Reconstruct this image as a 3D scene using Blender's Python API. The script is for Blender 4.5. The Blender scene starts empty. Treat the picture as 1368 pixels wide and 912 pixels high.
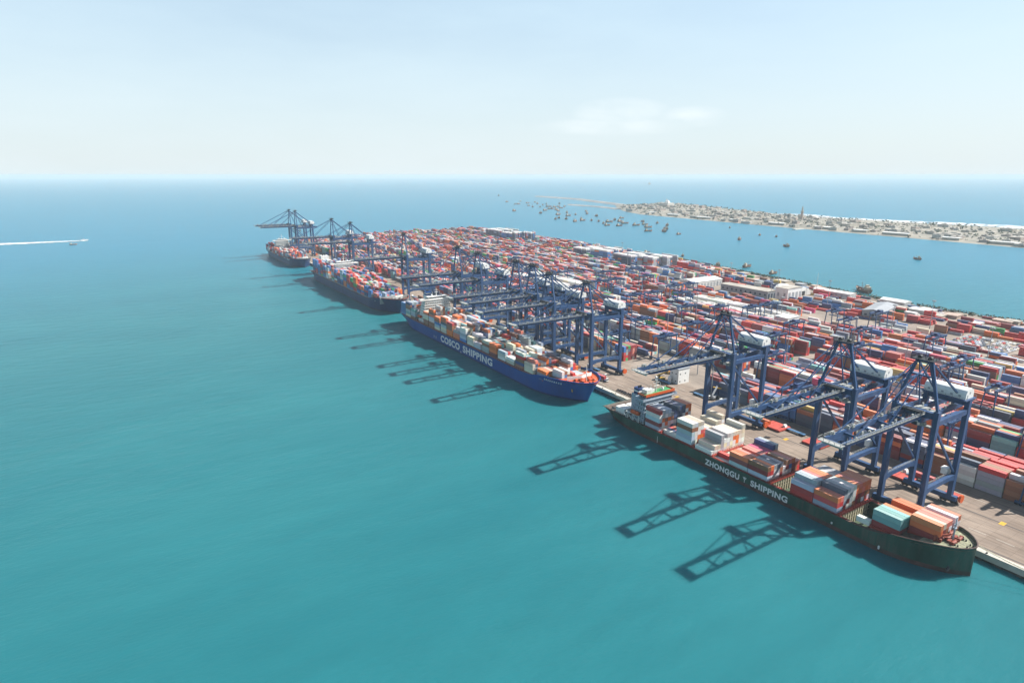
import bpy, math, random
from mathutils import Vector

# ------------------------------------------------------------------ camera, world, sun, exposure
# world axes: x runs inland from the sea (V), y runs along the quay away from the camera side (U), z is height in metres
SC = bpy.context.scene
COL = SC.collection
rnd = random.Random(11)
R = math.radians
CAM_H = 162.0
cd = bpy.data.cameras.new('camera'); cam = bpy.data.objects.new('camera', cd); COL.objects.link(cam)
cam.location = (0, 0, CAM_H)
cam.rotation_euler = (R(90 - 14.974), 0, R(-32.2))
cd.sensor_fit = 'HORIZONTAL'; cd.sensor_width = 36; cd.lens = 830 / 1368 * 36
cd.clip_start = 1; cd.clip_end = 150000
SC.camera = cam

SUN_DIR = Vector((0.656, -0.297, 0.693)).normalized()
SUN_EL = math.asin(SUN_DIR.z); SUN_ROT = math.atan2(SUN_DIR.x, SUN_DIR.y)
w = bpy.data.worlds.new('World'); SC.world = w; w.use_nodes = True
nt = w.node_tree; N = nt.nodes; L = nt.links; N.clear()
out = N.new('ShaderNodeOutputWorld'); bg = N.new('ShaderNodeBackground'); bg.inputs['Strength'].default_value = 0.070
sky = N.new('ShaderNodeTexSky'); sky.sky_type = 'NISHITA'; sky.sun_disc = False
sky.sun_elevation = SUN_EL; sky.sun_rotation = SUN_ROT; sky.altitude = 0
sky.air_density = 1.0; sky.dust_density = 1.0; sky.ozone_density = 2.0
# a thin high veil of white over the whole sky, thicker towards the horizon, and a soft cumulus bank low over the sea
tc = N.new('ShaderNodeTexCoord'); sep = N.new('ShaderNodeSeparateXYZ'); L.new(tc.outputs['Generated'], sep.inputs[0])
mr = N.new('ShaderNodeMapRange'); mr.inputs['From Min'].default_value = 0.0; mr.inputs['From Max'].default_value = 0.55
mr.inputs['To Min'].default_value = 0.95; mr.inputs['To Max'].default_value = 0.10; L.new(sep.outputs['Z'], mr.inputs['Value'])
mpv = N.new('ShaderNodeMapping'); mpv.inputs['Scale'].default_value = (2.2, 2.2, 9.0); L.new(tc.outputs['Generated'], mpv.inputs[0])
nz = N.new('ShaderNodeTexNoise'); nz.inputs['Scale'].default_value = 1.6; nz.inputs['Detail'].default_value = 6; nz.inputs['Roughness'].default_value = 0.55
L.new(mpv.outputs[0], nz.inputs['Vector'])
def math_node(op, a=None, b=None, va=0.0, vb=0.0, clamp=False):
    m = N.new('ShaderNodeMath'); m.operation = op; m.use_clamp = clamp
    m.inputs[0].default_value = va; m.inputs[1].default_value = vb
    if a is not None: L.new(a, m.inputs[0])
    if b is not None: L.new(b, m.inputs[1])
    return m.outputs[0]
veil_n = math_node('MULTIPLY_ADD', nz.outputs['Fac']); veil_n.node.inputs[1].default_value = 0.35; veil_n.node.inputs[2].default_value = -0.16
veil = math_node('ADD', mr.outputs[0], veil_n, clamp=True)
mix1 = N.new('ShaderNodeMix'); mix1.data_type = 'RGBA'
vc = N.new('ShaderNodeValToRGB'); vc.color_ramp.elements[0].color = (0.560, 0.630, 0.652, 1); vc.color_ramp.elements[1].color = (0.53, 0.69, 0.775, 1)
vc.color_ramp.elements[0].position = 0.02; vc.color_ramp.elements[1].position = 0.27; L.new(sep.outputs['Z'], vc.inputs[0])
vs = N.new('ShaderNodeVectorMath'); vs.operation = 'SCALE'; vs.inputs['Scale'].default_value = 10.0; L.new(vc.outputs['Color'], vs.inputs[0])
L.new(veil, mix1.inputs['Factor']); L.new(sky.outputs[0], mix1.inputs['A']); L.new(vs.outputs[0], mix1.inputs['B'])
mpc = N.new('ShaderNodeMapping'); mpc.inputs['Scale'].default_value = (9, 9, 26); L.new(tc.outputs['Generated'], mpc.inputs[0])
nc = N.new('ShaderNodeTexNoise'); nc.inputs['Scale'].default_value = 1.7; nc.inputs['Detail'].default_value = 7; nc.inputs['Roughness'].default_value = 0.55
L.new(mpc.outputs[0], nc.inputs['Vector'])
def lobe(az_deg, el_deg, hw, hh):
    """0..1 falloff of a cloud bank round one compass direction"""
    a = R(az_deg); f = Vector((math.sin(a), math.cos(a), 0)); s = Vector((math.cos(a), -math.sin(a), 0))
    ds = N.new('ShaderNodeVectorMath'); ds.operation = 'DOT_PRODUCT'; ds.inputs[1].default_value = s; L.new(tc.outputs['Generated'], ds.inputs[0])
    df = N.new('ShaderNodeVectorMath'); df.operation = 'DOT_PRODUCT'; df.inputs[1].default_value = f; L.new(tc.outputs['Generated'], df.inputs[0])
    front = math_node('GREATER_THAN', df.outputs['Value'], vb=0.0)
    p = math_node('POWER', math_node('ABSOLUTE', math_node('DIVIDE', ds.outputs['Value'], vb=hw)), vb=2.0)
    zz = math_node('SUBTRACT', sep.outputs['Z'], vb=math.sin(R(el_deg)))
    q = math_node('POWER', math_node('ABSOLUTE', math_node('DIVIDE', zz, vb=hh)), vb=2.0)
    o = math_node('SUBTRACT', None, math_node('ADD', p, q), va=1.0, clamp=True)
    return math_node('MULTIPLY', o, front)
cl = None
for a_, e_, hw_, hh_ in ((41.5, 5.2, 0.075, 0.022), (47.5, 4.7, 0.055, 0.016), (41, 4.0, 0.13, 0.014), (95, 6, .15, .03), (-60, 5, .2, .03), (170, 7, .2, .04)):
    o_ = lobe(a_, e_, hw_, hh_)
    cl = o_ if cl is None else math_node('MAXIMUM', cl, o_)
cn = math_node('MULTIPLY_ADD', nc.outputs['Fac']); cn.node.inputs[1].default_value = 2.2; cn.node.inputs[2].default_value = -0.62
clf = math_node('MULTIPLY', math_node('MULTIPLY', cl, cn, clamp=True), vb=0.42, clamp=True)
mix2 = N.new('ShaderNodeMix'); mix2.data_type = 'RGBA'
L.new(clf, mix2.inputs['Factor']); L.new(mix1.outputs['Result'], mix2.inputs['A']); mix2.inputs['B'].default_value = (8.0, 8.3, 8.4, 1)
L.new(mix2.outputs['Result'], bg.inputs['Color']); L.new(bg.outputs[0], out.inputs['Surface'])

sl = bpy.data.lights.new('sun', 'SUN'); sl.energy = 5.0; sl.angle = R(0.5); sl.color = (1.0, 0.96, 0.90)
so = bpy.data.objects.new('sun', sl); COL.objects.link(so); so.location = (200, 0, 400)
so.rotation_euler = SUN_DIR.to_track_quat('Z', 'Y').to_euler()

SC.view_settings.view_transform = 'Standard'; SC.view_settings.look = 'None'
SC.view_settings.exposure = 1.05; SC.view_settings.gamma = 1
SC.render.engine = 'CYCLES'
cy = SC.cycles; cy.use_denoising = True; cy.max_bounces = 5; cy.diffuse_bounces = 2; cy.glossy_bounces = 2; cy.volume_bounces = 1
cy.caustics_reflective = False; cy.caustics_refractive = False

# ------------------------------------------------------------------ materials
def nodes_of(name):
    m = bpy.data.materials.new(name); m.use_nodes = True
    t = m.node_tree; b = t.nodes['Principled BSDF']
    return m, t, b
def mat(name, col, rough=0.6, var=0.18, scale=0.35, metal=0.0, bump=0.0, bump_scale=3.0, spec=0.3, streak=False):
    m, t, b = nodes_of(name)
    g = t.nodes.new('ShaderNodeNewGeometry'); n = t.nodes.new('ShaderNodeTexNoise')
    n.inputs['Scale'].default_value = scale; n.inputs['Detail'].default_value = 5
    if streak:
        mp = t.nodes.new('ShaderNodeMapping'); mp.inputs['Scale'].default_value = (1, 1, 0.15)
        t.links.new(g.outputs['Position'], mp.inputs[0]); t.links.new(mp.outputs[0], n.inputs['Vector'])
    else:
        t.links.new(g.outputs['Position'], n.inputs['Vector'])
    r = t.nodes.new('ShaderNodeValToRGB')
    col = [c * 0.65 for c in col]
    lo = [c * (1 - var) for c in col]; hi = [min(1, c * (1 + var)) for c in col]
    r.color_ramp.elements[0].position = 0.3; r.color_ramp.elements[1].position = 0.7
    r.color_ramp.elements[0].color = (*lo, 1); r.color_ramp.elements[1].color = (*hi, 1)
    t.links.new(n.outputs['Fac'], r.inputs[0]); t.links.new(r.outputs[0], b.inputs['Base Color'])
    b.inputs['Roughness'].default_value = rough; b.inputs['Metallic'].default_value = metal
    b.inputs['Specular IOR Level'].default_value = spec
    if bump:
        n2 = t.nodes.new('ShaderNodeTexNoise'); n2.inputs['Scale'].default_value = bump_scale; n2.inputs['Detail'].default_value = 4
        t.links.new(g.outputs['Position'], n2.inputs['Vector'])
        bp = t.nodes.new('ShaderNodeBump'); bp.inputs['Strength'].default_value = bump; bp.inputs['Distance'].default_value = 0.3
        t.links.new(n2.outputs['Fac'], bp.inputs['Height']); t.links.new(bp.outputs[0], b.inputs['Normal'])
    return m

def container_mat(name, from_object):
    """steel box paint: own colour, rust and grime blotches, faded dusty roof"""
    m, t, b = nodes_of(name)
    if from_object:
        oi = t.nodes.new('ShaderNodeObjectInfo'); src = oi.outputs['Color']
    else:
        at = t.nodes.new('ShaderNodeAttribute'); at.attribute_name = 'Col'; src = at.outputs['Color']
    g = t.nodes.new('ShaderNodeNewGeometry'); sp = t.nodes.new('ShaderNodeSeparateXYZ'); t.links.new(g.outputs['Normal'], sp.inputs[0])
    n = t.nodes.new('ShaderNodeTexNoise'); n.inputs['Scale'].default_value = 0.55; n.inputs['Detail'].default_value = 6; n.inputs['Roughness'].default_value = 0.65
    t.links.new(g.outputs['Position'], n.inputs['Vector'])
    rp = t.nodes.new('ShaderNodeMapRange'); rp.inputs['From Min'].default_value = 0.35; rp.inputs['From Max'].default_value = 0.72
    rp.inputs['To Min'].default_value = 0.0; rp.inputs['To Max'].default_value = 0.16; t.links.new(n.outputs['Fac'], rp.inputs[0])
    m1 = t.nodes.new('ShaderNodeMix'); m1.data_type = 'RGBA'; t.links.new(rp.outputs[0], m1.inputs['Factor']); t.links.new(src, m1.inputs['A'])
    m1.inputs['B'].default_value = (0.13, 0.085, 0.065, 1)
    up = t.nodes.new('ShaderNodeMapRange'); up.inputs['From Min'].default_value = 0.8; up.inputs['From Max'].default_value = 0.95
    up.inputs['To Min'].default_value = 0.0; up.inputs['To Max'].default_value = 0.18; t.links.new(sp.outputs['Z'], up.inputs[0])
    m2 = t.nodes.new('ShaderNodeMix'); m2.data_type = 'RGBA'; t.links.new(up.outputs[0], m2.inputs['Factor']); t.links.new(m1.outputs['Result'], m2.inputs['A'])
    m2.inputs['B'].default_value = (0.46, 0.40, 0.35, 1)
    t.links.new(m2.outputs['Result'], b.inputs['Base Color']); b.inputs['Roughness'].default_value = 0.55
    return m

M = {}
M['box'] = container_mat('container_paint', True)
M['boxes'] = container_mat('stacked_container_paint', False)
M['navy'] = mat('crane_blue_paint', (0.032, 0.086, 0.208), 0.5, 0.18, 0.5, streak=True)
M['rail_grey'] = mat('crane_walkway_steel', (0.40, 0.41, 0.39), 0.6, 0.3, 1.2)
M['white'] = mat('white_paint', (0.99, 0.99, 0.95), 0.5, 0.06, 0.4)
M['cream'] = mat('cream_paint', (0.66, 0.60, 0.42), 0.6, 0.15, 1.0)
M['dark'] = mat('dark_machinery', (0.035, 0.038, 0.045), 0.6, 0.4, 1.0)
M['glass'] = mat('dark_window_glass', (0.03, 0.05, 0.07), 0.1, 0.2, 0.6, spec=0.6)
M['orange'] = mat('orange_paint', (0.75, 0.13, 0.03), 0.5, 0.15, 0.8)
M['red'] = mat('red_oxide_paint', (0.42, 0.055, 0.04), 0.6, 0.25, 0.6)
M['redlead'] = mat('faded_red_paint', (0.62, 0.11, 0.08), 0.6, 0.2, 0.5)
M['green_deck'] = mat('green_deck_paint', (0.07, 0.33, 0.12), 0.6, 0.2, 0.6)
M['hull_green'] = mat('dark_green_hull_paint', (0.034, 0.098, 0.072), 0.45, 0.35, 0.16, streak=True)
M['boot_brown'] = mat('rusty_brown_boot_paint', (0.115, 0.062, 0.055), 0.6, 0.35, 0.3)
M['hull_blue'] = mat('blue_hull_paint', (0.004, 0.085, 0.37), 0.4, 0.12, 0.12, streak=True)
M['boot_blue'] = mat('dark_blue_boot_paint', (0.02, 0.05, 0.17), 0.5, 0.2, 0.2)
M['hull_navy'] = mat('navy_hull_paint', (0.020, 0.052, 0.165), 0.45, 0.2, 0.12, streak=True)
M['hull_slate'] = mat('slate_hull_paint', (0.035, 0.06, 0.10), 0.5, 0.25, 0.1, streak=True)
M['deck'] = mat('deck_steel', (0.16, 0.11, 0.08), 0.7, 0.35, 0.5)
M['deck_pale'] = mat('pale_green_deck', (0.33, 0.34, 0.22), 0.7, 0.35, 0.7)
M['hold'] = mat('hold_wall_paint', (0.07, 0.11, 0.06), 0.7, 0.3, 0.5)
M['letter'] = mat('white_lettering', (0.99, 0.99, 0.97), 0.5, 0.04, 0.5)
M['funnel'] = mat('navy_funnel_paint', (0.025, 0.05, 0.16), 0.5, 0.2, 0.5)
M['pale_blue'] = mat('pale_blue_grey_paint', (0.40, 0.47, 0.55), 0.55, 0.12, 0.5)
M['rubber'] = mat('black_rubber', (0.02, 0.02, 0.022), 0.8, 0.3, 1.0)
M['yellow'] = mat('yellow_paint', (0.75, 0.45, 0.05), 0.5, 0.12, 0.8)
M['truck_blue'] = mat('blue_truck_paint', (0.10, 0.22, 0.38), 0.5, 0.15, 0.8)
M['steel'] = mat('galvanised_steel', (0.45, 0.46, 0.47), 0.5, 0.15, 0.8)
M['coping'] = mat('pale_coping_concrete', (0.66, 0.62, 0.54), 0.85, 0.15, 0.35, bump=0.3)
M['wall_conc'] = mat('wet_quay_concrete', (0.10, 0.10, 0.085), 0.8, 0.45, 0.3, bump=0.4)
M['rail'] = mat('crane_rail_steel', (0.10, 0.09, 0.085), 0.5, 0.2, 1.0)
M['shed'] = mat('shed_cladding', (0.75, 0.74, 0.71), 0.6, 0.1, 0.15)
M['shed_grey'] = mat('grey_shed_cladding', (0.40, 0.42, 0.44), 0.6, 0.12, 0.15)
M['brick'] = mat('pink_plaster', (0.55, 0.42, 0.34), 0.8, 0.2, 0.2)
M['sand_wall'] = mat('sandy_plaster', (0.62, 0.54, 0.42), 0.85, 0.15, 0.1)
M['pale_wall'] = mat('whitewashed_plaster', (0.75, 0.71, 0.63), 0.85, 0.1, 0.1)
M['rooftop'] = mat('flat_roof_concrete', (0.50, 0.46, 0.40), 0.9, 0.2, 0.1)
M['wood'] = mat('weathered_boat_timber', (0.46, 0.24, 0.17), 0.7, 0.35, 0.5)
M['boat_deck'] = mat('boat_deck_timber', (0.30, 0.22, 0.16), 0.8, 0.3, 0.6)
M['rock'] = mat('revetment_rock', (0.13, 0.125, 0.11), 0.95, 0.5, 0.25, bump=0.8, bump_scale=0.5)
M['pale_rock'] = mat('breakwater_rock', (0.44, 0.42, 0.39), 0.95, 0.3, 0.05)
M['leaf'] = mat('scrub_foliage', (0.075, 0.095, 0.050), 0.9, 0.4, 0.3)
M['foam'] = mat('sea_foam', (0.85, 0.87, 0.87), 0.9, 0.05, 0.05)
M['car'] = container_mat('car_paint', True)
M['gunwale_red'] = mat('rust_red_rail_paint', (0.30, 0.075, 0.05), 0.6, 0.3, 0.6)
M['bow_orange'] = mat('bright_orange_deck_paint', (0.72, 0.12, 0.035), 0.6, 0.2, 0.8)

def rust_hull(m, rust, amount):
    t = m.node_tree; b = t.nodes['Principled BSDF']; src = b.inputs['Base Color'].links[0].from_socket
    g = t.nodes.new('ShaderNodeNewGeometry')
    mp = t.nodes.new('ShaderNodeMapping'); mp.inputs['Scale'].default_value = (0.5, 0.5, 0.05); t.links.new(g.outputs['Position'], mp.inputs[0])
    n = t.nodes.new('ShaderNodeTexNoise'); n.inputs['Scale'].default_value = 1.2; n.inputs['Detail'].default_value = 7; n.inputs['Roughness'].default_value = .7; t.links.new(mp.outputs[0], n.inputs['Vector'])
    n2 = t.nodes.new('ShaderNodeTexNoise'); n2.inputs['Scale'].default_value = 0.05; n2.inputs['Detail'].default_value = 3; t.links.new(g.outputs['Position'], n2.inputs['Vector'])
    mu = t.nodes.new('ShaderNodeMath'); mu.operation = 'MULTIPLY'; t.links.new(n.outputs['Fac'], mu.inputs[0]); t.links.new(n2.outputs['Fac'], mu.inputs[1])
    r = t.nodes.new('ShaderNodeMapRange'); r.inputs['From Min'].default_value = .25; r.inputs['From Max'].default_value = .40; r.inputs['To Max'].default_value = amount; t.links.new(mu.outputs[0], r.inputs[0])
    x = t.nodes.new('ShaderNodeMix'); x.data_type = 'RGBA'; t.links.new(r.outputs[0], x.inputs['Factor']); t.links.new(src, x.inputs['A']); x.inputs['B'].default_value = (*rust, 1)
    t.links.new(x.outputs['Result'], b.inputs['Base Color'])
rust_hull(M['hull_green'], (0.10, 0.08, 0.065), .55); rust_hull(M['boot_brown'], (0.05, 0.06, 0.05), .6); rust_hull(M['hull_blue'], (0.02, 0.06, 0.16), .6)
rust_hull(M['hull_navy'], (0.05, 0.06, 0.10), .5); rust_hull(M['hull_slate'], (0.12, 0.08, 0.06), .6); rust_hull(M['navy'], (0.10, 0.12, 0.17), .5); rust_hull(M['white'], (0.42, 0.36, 0.28), .5)
def ground_mat(name, a, b_, stain, slab=0.0):
    m, t, b = nodes_of(name)
    g = t.nodes.new('ShaderNodeNewGeometry')
    n1 = t.nodes.new('ShaderNodeTexNoise'); n1.inputs['Scale'].default_value = 0.022; n1.inputs['Detail'].default_value = 8; n1.inputs['Roughness'].default_value = 0.6
    t.links.new(g.outputs['Position'], n1.inputs['Vector'])
    r1 = t.nodes.new('ShaderNodeValToRGB'); r1.color_ramp.elements[0].position = 0.36; r1.color_ramp.elements[1].position = 0.64
    r1.color_ramp.elements[0].color = (*a, 1); r1.color_ramp.elements[1].color = (*b_, 1); t.links.new(n1.outputs['Fac'], r1.inputs[0])
    mp = t.nodes.new('ShaderNodeMapping'); mp.inputs['Scale'].default_value = (0.55, 0.05, 1); t.links.new(g.outputs['Position'], mp.inputs[0])
    n2 = t.nodes.new('ShaderNodeTexNoise'); n2.inputs['Scale'].default_value = 1.0; n2.inputs['Detail'].default_value = 6; t.links.new(mp.outputs[0], n2.inputs['Vector'])
    r2 = t.nodes.new('ShaderNodeMapRange'); r2.inputs['From Min'].default_value = 0.46; r2.inputs['From Max'].default_value = 0.75; r2.inputs['To Max'].default_value = 0.8
    t.links.new(n2.outputs['Fac'], r2.inputs[0])
    mx = t.nodes.new('ShaderNodeMix'); mx.data_type = 'RGBA'; t.links.new(r2.outputs[0], mx.inputs['Factor']); t.links.new(r1.outputs[0], mx.inputs['A'])
    mx.inputs['B'].default_value = (*stain, 1)
    res = mx.outputs['Result']
    if slab:
        br = t.nodes.new('ShaderNodeTexBrick'); br.offset = 0; br.inputs['Scale'].default_value = 1
        br.inputs['Brick Width'].default_value = slab; br.inputs['Row Height'].default_value = slab; br.inputs['Mortar Size'].default_value = 0.12
        br.inputs['Color1'].default_value = (1, 1, 1, 1); br.inputs['Color2'].default_value = (0.88, 0.87, 0.86, 1); br.inputs['Mortar'].default_value = (0.78, 0.77, 0.75, 1)
        t.links.new(g.outputs['Position'], br.inputs['Vector'])
        mu = t.nodes.new('ShaderNodeMix'); mu.data_type = 'RGBA'; mu.blend_type = 'MULTIPLY'; mu.inputs['Factor'].default_value = 1
        t.links.new(res, mu.inputs['A']); t.links.new(br.outputs['Color'], mu.inputs['B']); res = mu.outputs['Result']
    t.links.new(res, b.inputs['Base Color']); b.inputs['Roughness'].default_value = 0.9; b.inputs['Specular IOR Level'].default_value = 0.15
    return m
M['apron'] = ground_mat('apron_concrete', (0.20, 0.156, 0.124), (0.275, 0.22, 0.176), (0.105, 0.085, 0.072), 6.0)
M['yard'] = ground_mat('yard_paving', (0.19, 0.16, 0.132), (0.295, 0.244, 0.20), (0.11, 0.092, 0.08))
M['island'] = ground_mat('island_sand', (0.175, 0.160, 0.13), (0.33, 0.30, 0.25), (0.10, 0.10, 0.07))

def water_mat():
    m, t, b = nodes_of('turbid_sea_water')
    g = t.nodes.new('ShaderNodeNewGeometry')
    def noise(scale, detail, sx=1, sy=1, rough=0.5, rot=0.0):
        mp = t.nodes.new('ShaderNodeMapping'); mp.inputs['Scale'].default_value = (sx, sy, 1); mp.inputs['Rotation'].default_value = (0, 0, rot)
        t.links.new(g.outputs['Position'], mp.inputs[0])
        n = t.nodes.new('ShaderNodeTexNoise'); n.inputs['Scale'].default_value = scale; n.inputs['Detail'].default_value = detail; n.inputs['Roughness'].default_value = rough
        t.links.new(mp.outputs[0], n.inputs['Vector']); return n.outputs['Fac']
    big = noise(0.004, 5, 1, 2.2, 0.55, 0.5)
    r = t.nodes.new('ShaderNodeValToRGB'); e = r.color_ramp.elements
    e[0].position = 0.36; e[1].position = 0.66
    e[0].color = (0.012, 0.108, 0.126, 1); e[1].color = (0.018, 0.128, 0.143, 1)
    t.links.new(big, r.inputs[0])
    # silty green water by the quay, clear blue water offshore
    dt = t.nodes.new('ShaderNodeVectorMath'); dt.operation = 'DISTANCE'; dt.inputs[1].default_value = (120, 330, 0); t.links.new(g.outputs['Position'], dt.inputs[0])
    off = t.nodes.new('ShaderNodeMapRange'); off.interpolation_type = 'SMOOTHSTEP'; off.inputs['From Min'].default_value = 300; off.inputs['From Max'].default_value = 1500; t.links.new(dt.outputs['Value'], off.inputs[0])
    mo_ = t.nodes.new('ShaderNodeMix'); mo_.data_type = 'RGBA'; t.links.new(off.outputs[0], mo_.inputs['Factor']); t.links.new(r.outputs[0], mo_.inputs['A']); mo_.inputs['B'].default_value = (0.009, 0.132, 0.205, 1)
    st_ = noise(0.018, 6, 1, 3.6, 0.62, 0.62); sm = t.nodes.new('ShaderNodeMapRange'); sm.inputs['From Min'].default_value = .3; sm.inputs['From Max'].default_value = .7; sm.inputs['To Min'].default_value = .955; sm.inputs['To Max'].default_value = 1.055; t.links.new(st_, sm.inputs[0])
    vm = t.nodes.new('ShaderNodeVectorMath'); vm.operation = 'SCALE'; t.links.new(mo_.outputs['Result'], vm.inputs[0]); t.links.new(sm.outputs[0], vm.inputs['Scale'])
    t.links.new(vm.outputs[0], b.inputs['Base Color'])
    b.subsurface_method = 'BURLEY'; b.inputs['Subsurface Weight'].default_value = 0.85; b.inputs['Subsurface Radius'].default_value = (1.5, 5.0, 5.0); b.inputs['Subsurface Scale'].default_value = 1.0
    b.inputs['Roughness'].default_value = 0.3; b.inputs['IOR'].default_value = 1.33; b.inputs['Specular IOR Level'].default_value = 0.15
    a1 = noise(0.35, 4, 1, 2.0, 0.6, 0.3); a2 = noise(0.045, 4, 1, 2.4, 0.55, 0.55); a3 = noise(1.4, 2, 1, 1.6, 0.5, 0.2)
    def m_(op, x, y, vy=0):
        k = t.nodes.new('ShaderNodeMath'); k.operation = op; t.links.new(x, k.inputs[0]); k.inputs[1].default_value = vy
        if y is not None: t.links.new(y, k.inputs[1])
        return k.outputs[0]
    hsum = m_('ADD', m_('ADD', m_('MULTIPLY', a1, None, 0.35), m_('MULTIPLY', a2, None, 1.3)), m_('MULTIPLY', a3, None, 0.06))
    wind = noise(0.006, 4, 1, 3.0, 0.6, 0.7); wr = t.nodes.new('ShaderNodeMapRange'); wr.inputs['From Min'].default_value = .35; wr.inputs['From Max'].default_value = .65; wr.inputs['To Min'].default_value = .3; wr.inputs['To Max'].default_value = .85; t.links.new(wind, wr.inputs[0])
    bp = t.nodes.new('ShaderNodeBump'); bp.inputs['Distance'].default_value = 0.8; t.links.new(wr.outputs[0], bp.inputs['Strength'])
    t.links.new(hsum, bp.inputs['Height']); t.links.new(bp.outputs[0], b.inputs['Normal'])
    return m
M['water'] = water_mat()

# ------------------------------------------------------------------ mesh helpers
class MB:
    def __init__(s): s.v = []; s.f = []; s.c = []; s.mi = []
    def quad(s, idx, mi=0): s.f.append(tuple(idx)); s.mi.append(mi)
    def poly(s, pts, mi=0, col=None):
        n = len(s.v); s.v += [tuple(p) for p in pts]; s.quad(range(n, n + len(pts)), mi)
        if col: s.c += [col] * len(pts)
    def box(s, x0, x1, y0, y1, z0, z1, mi=0, col=None, bottom=True):
        n = len(s.v)
        s.v += [(x0, y0, z0), (x1, y0, z0), (x1, y1, z0), (x0, y1, z0), (x0, y0, z1), (x1, y0, z1), (x1, y1, z1), (x0, y1, z1)]
        fs = [(4, 5, 6, 7), (0, 1, 5, 4), (1, 2, 6, 5), (2, 3, 7, 6), (3, 0, 4, 7)]
        if bottom: fs.append((3, 2, 1, 0))
        for f in fs: s.quad([n + i for i in f], mi)
        if col: s.c += [col] * 8
    def bar(s, p, q, w, h=None, mi=0):
        h = h or w; p = Vector(p); q = Vector(q); d = (q - p).normalized()
        up = Vector((0, 0, 1)) if abs(d.z) < 0.95 else Vector((1, 0, 0))
        a = d.cross(up).normalized() * (w / 2); b = a.cross(d).normalized() * (h / 2)
        n = len(s.v)
        for c in (p, q): s.v += [tuple(c - a - b), tuple(c + a - b), tuple(c + a + b), tuple(c - a + b)]
        for f in ((3, 2, 1, 0), (4, 5, 6, 7), (0, 1, 5, 4), (1, 2, 6, 5), (2, 3, 7, 6), (3, 0, 4, 7)): s.quad([n + i for i in f], mi)
    def cyl(s, p, q, r, n=10, r2=None, mi=0):
        r2 = r if r2 is None else r2
        p = Vector(p); q = Vector(q); d = (q - p).normalized()
        up = Vector((0, 0, 1)) if abs(d.z) < 0.95 else Vector((1, 0, 0))
        a = d.cross(up).normalized(); b = d.cross(a).normalized(); k = len(s.v)
        for i in range(n):
            t = 2 * math.pi * i / n; o = a * math.cos(t) + b * math.sin(t)
            s.v += [tuple(p + o * r), tuple(q + o * r2)]
        for i in range(n):
            j = (i + 1) % n; s.quad((k + 2 * i, k + 2 * j, k + 2 * j + 1, k + 2 * i + 1), mi)
        s.quad([k + 2 * i for i in range(n)][::-1], mi); s.quad([k + 2 * i + 1 for i in range(n)], mi)
    def prism(s, pts, axis, a, b, mi=0):
        """2D outline swept along one axis; pts are in the two other axes"""
        k = len(s.v); n = len(pts)
        for t in (a, b):
            for (u, v) in pts:
                s.v.append((t, u, v) if axis == 'x' else (u, t, v) if axis == 'y' else (u, v, t))
        for i in range(n):
            j = (i + 1) % n; s.quad((k + i, k + j, k + n + j, k + n + i), mi)
        s.quad([k + i for i in range(n)][::-1], mi); s.quad([k + n + i for i in range(n)], mi)
    def mesh(s, name, mats):
        me = bpy.data.meshes.new(name); me.from_pydata(s.v, [], s.f)
        for m in (mats if isinstance(mats, (list, tuple)) else [mats]): me.materials.append(m)
        if any(s.mi): me.polygons.foreach_set('material_index', s.mi)
        if s.c:
            at = me.color_attributes.new('Col', 'FLOAT_COLOR', 'POINT')
            at.data.foreach_set('color', [x for c in s.c for x in (c[0], c[1], c[2], 1.0)])
        me.update(); return me

def link(name, data, parent=None, loc=(0, 0, 0)):
    o = bpy.data.objects.new(name, data); COL.objects.link(o); o.location = loc
    if parent is not None: o.parent = parent
    return o
TINY = set('wheels tyres windows cabin_windows bridge_windows railing deck_railing handrail walkway louvres boom_ties hoist_ropes ladder stairway openings bulkhead_stiffeners stiffeners bearers feet bollards anchor_chains exhaust_pipes apex_platform boom_tip_platform mooring_lines draught_marks hull_marks bow_name lamp_ring side_gallery stern_winches wing_struts wing_bulwark windlasses nets gunwale lashing_bridge lettering hull_emblem radar_mast foremast festoon'.split())
def ob(name, mb, m, parent=None, loc=(0, 0, 0)):
    o = link(name, mb.mesh(name, m), parent, loc)
    if parent is not None and name in TINY: o['kind'] = 'stuff'     # joined: each piece is only a pixel or two in the photograph
    return o
def tag(o, label=None, cat=None, group=None, kind=None):
    if label: o['label'] = label
    if cat: o['category'] = cat
    if group: o['group'] = group
    if kind: o['kind'] = kind
    return o
def empty(name, loc, label=None, cat=None, group=None):
    o = bpy.data.objects.new(name, None); COL.objects.link(o); o.location = loc; o.empty_display_size = 2
    return tag(o, label, cat, group)
KIDS = {}
def children(o):
    return KIDS[o.name] if o.name in KIDS else KIDS.setdefault(o.name, [c for c in bpy.data.objects if c.parent is o])
def copy_tree(o, parent=None):
    c = o.copy(); COL.objects.link(c)
    if parent is not None: c.parent = parent
    for k in children(o): copy_tree(k, c)
    return c
def project(x, y, z):
    """rough picture position in 1368 x 912 pixels, used only to choose which containers become single objects"""
    p = R(14.974); a = R(32.2)
    f = x * math.sin(a) + y * math.cos(a); r = x * math.cos(a) - y * math.sin(a); d = z - CAM_H
    dep = f * math.cos(p) - d * math.sin(p); up = f * math.sin(p) + d * math.cos(p)
    return 684 + 830 * r / max(dep, .1), 456 - 830 * up / max(dep, .1), dep
ORD = ['first', 'second', 'third', 'fourth', 'fifth', 'sixth', 'seventh', 'eighth', 'ninth', 'tenth', 'eleventh', 'twelfth', 'thirteenth',
       'fourteenth', 'fifteenth', 'sixteenth', 'seventeenth', 'eighteenth', 'nineteenth', 'twentieth']
def ordinal(i): return ORD[i] if i < len(ORD) else 'number %d' % (i + 1)

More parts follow.
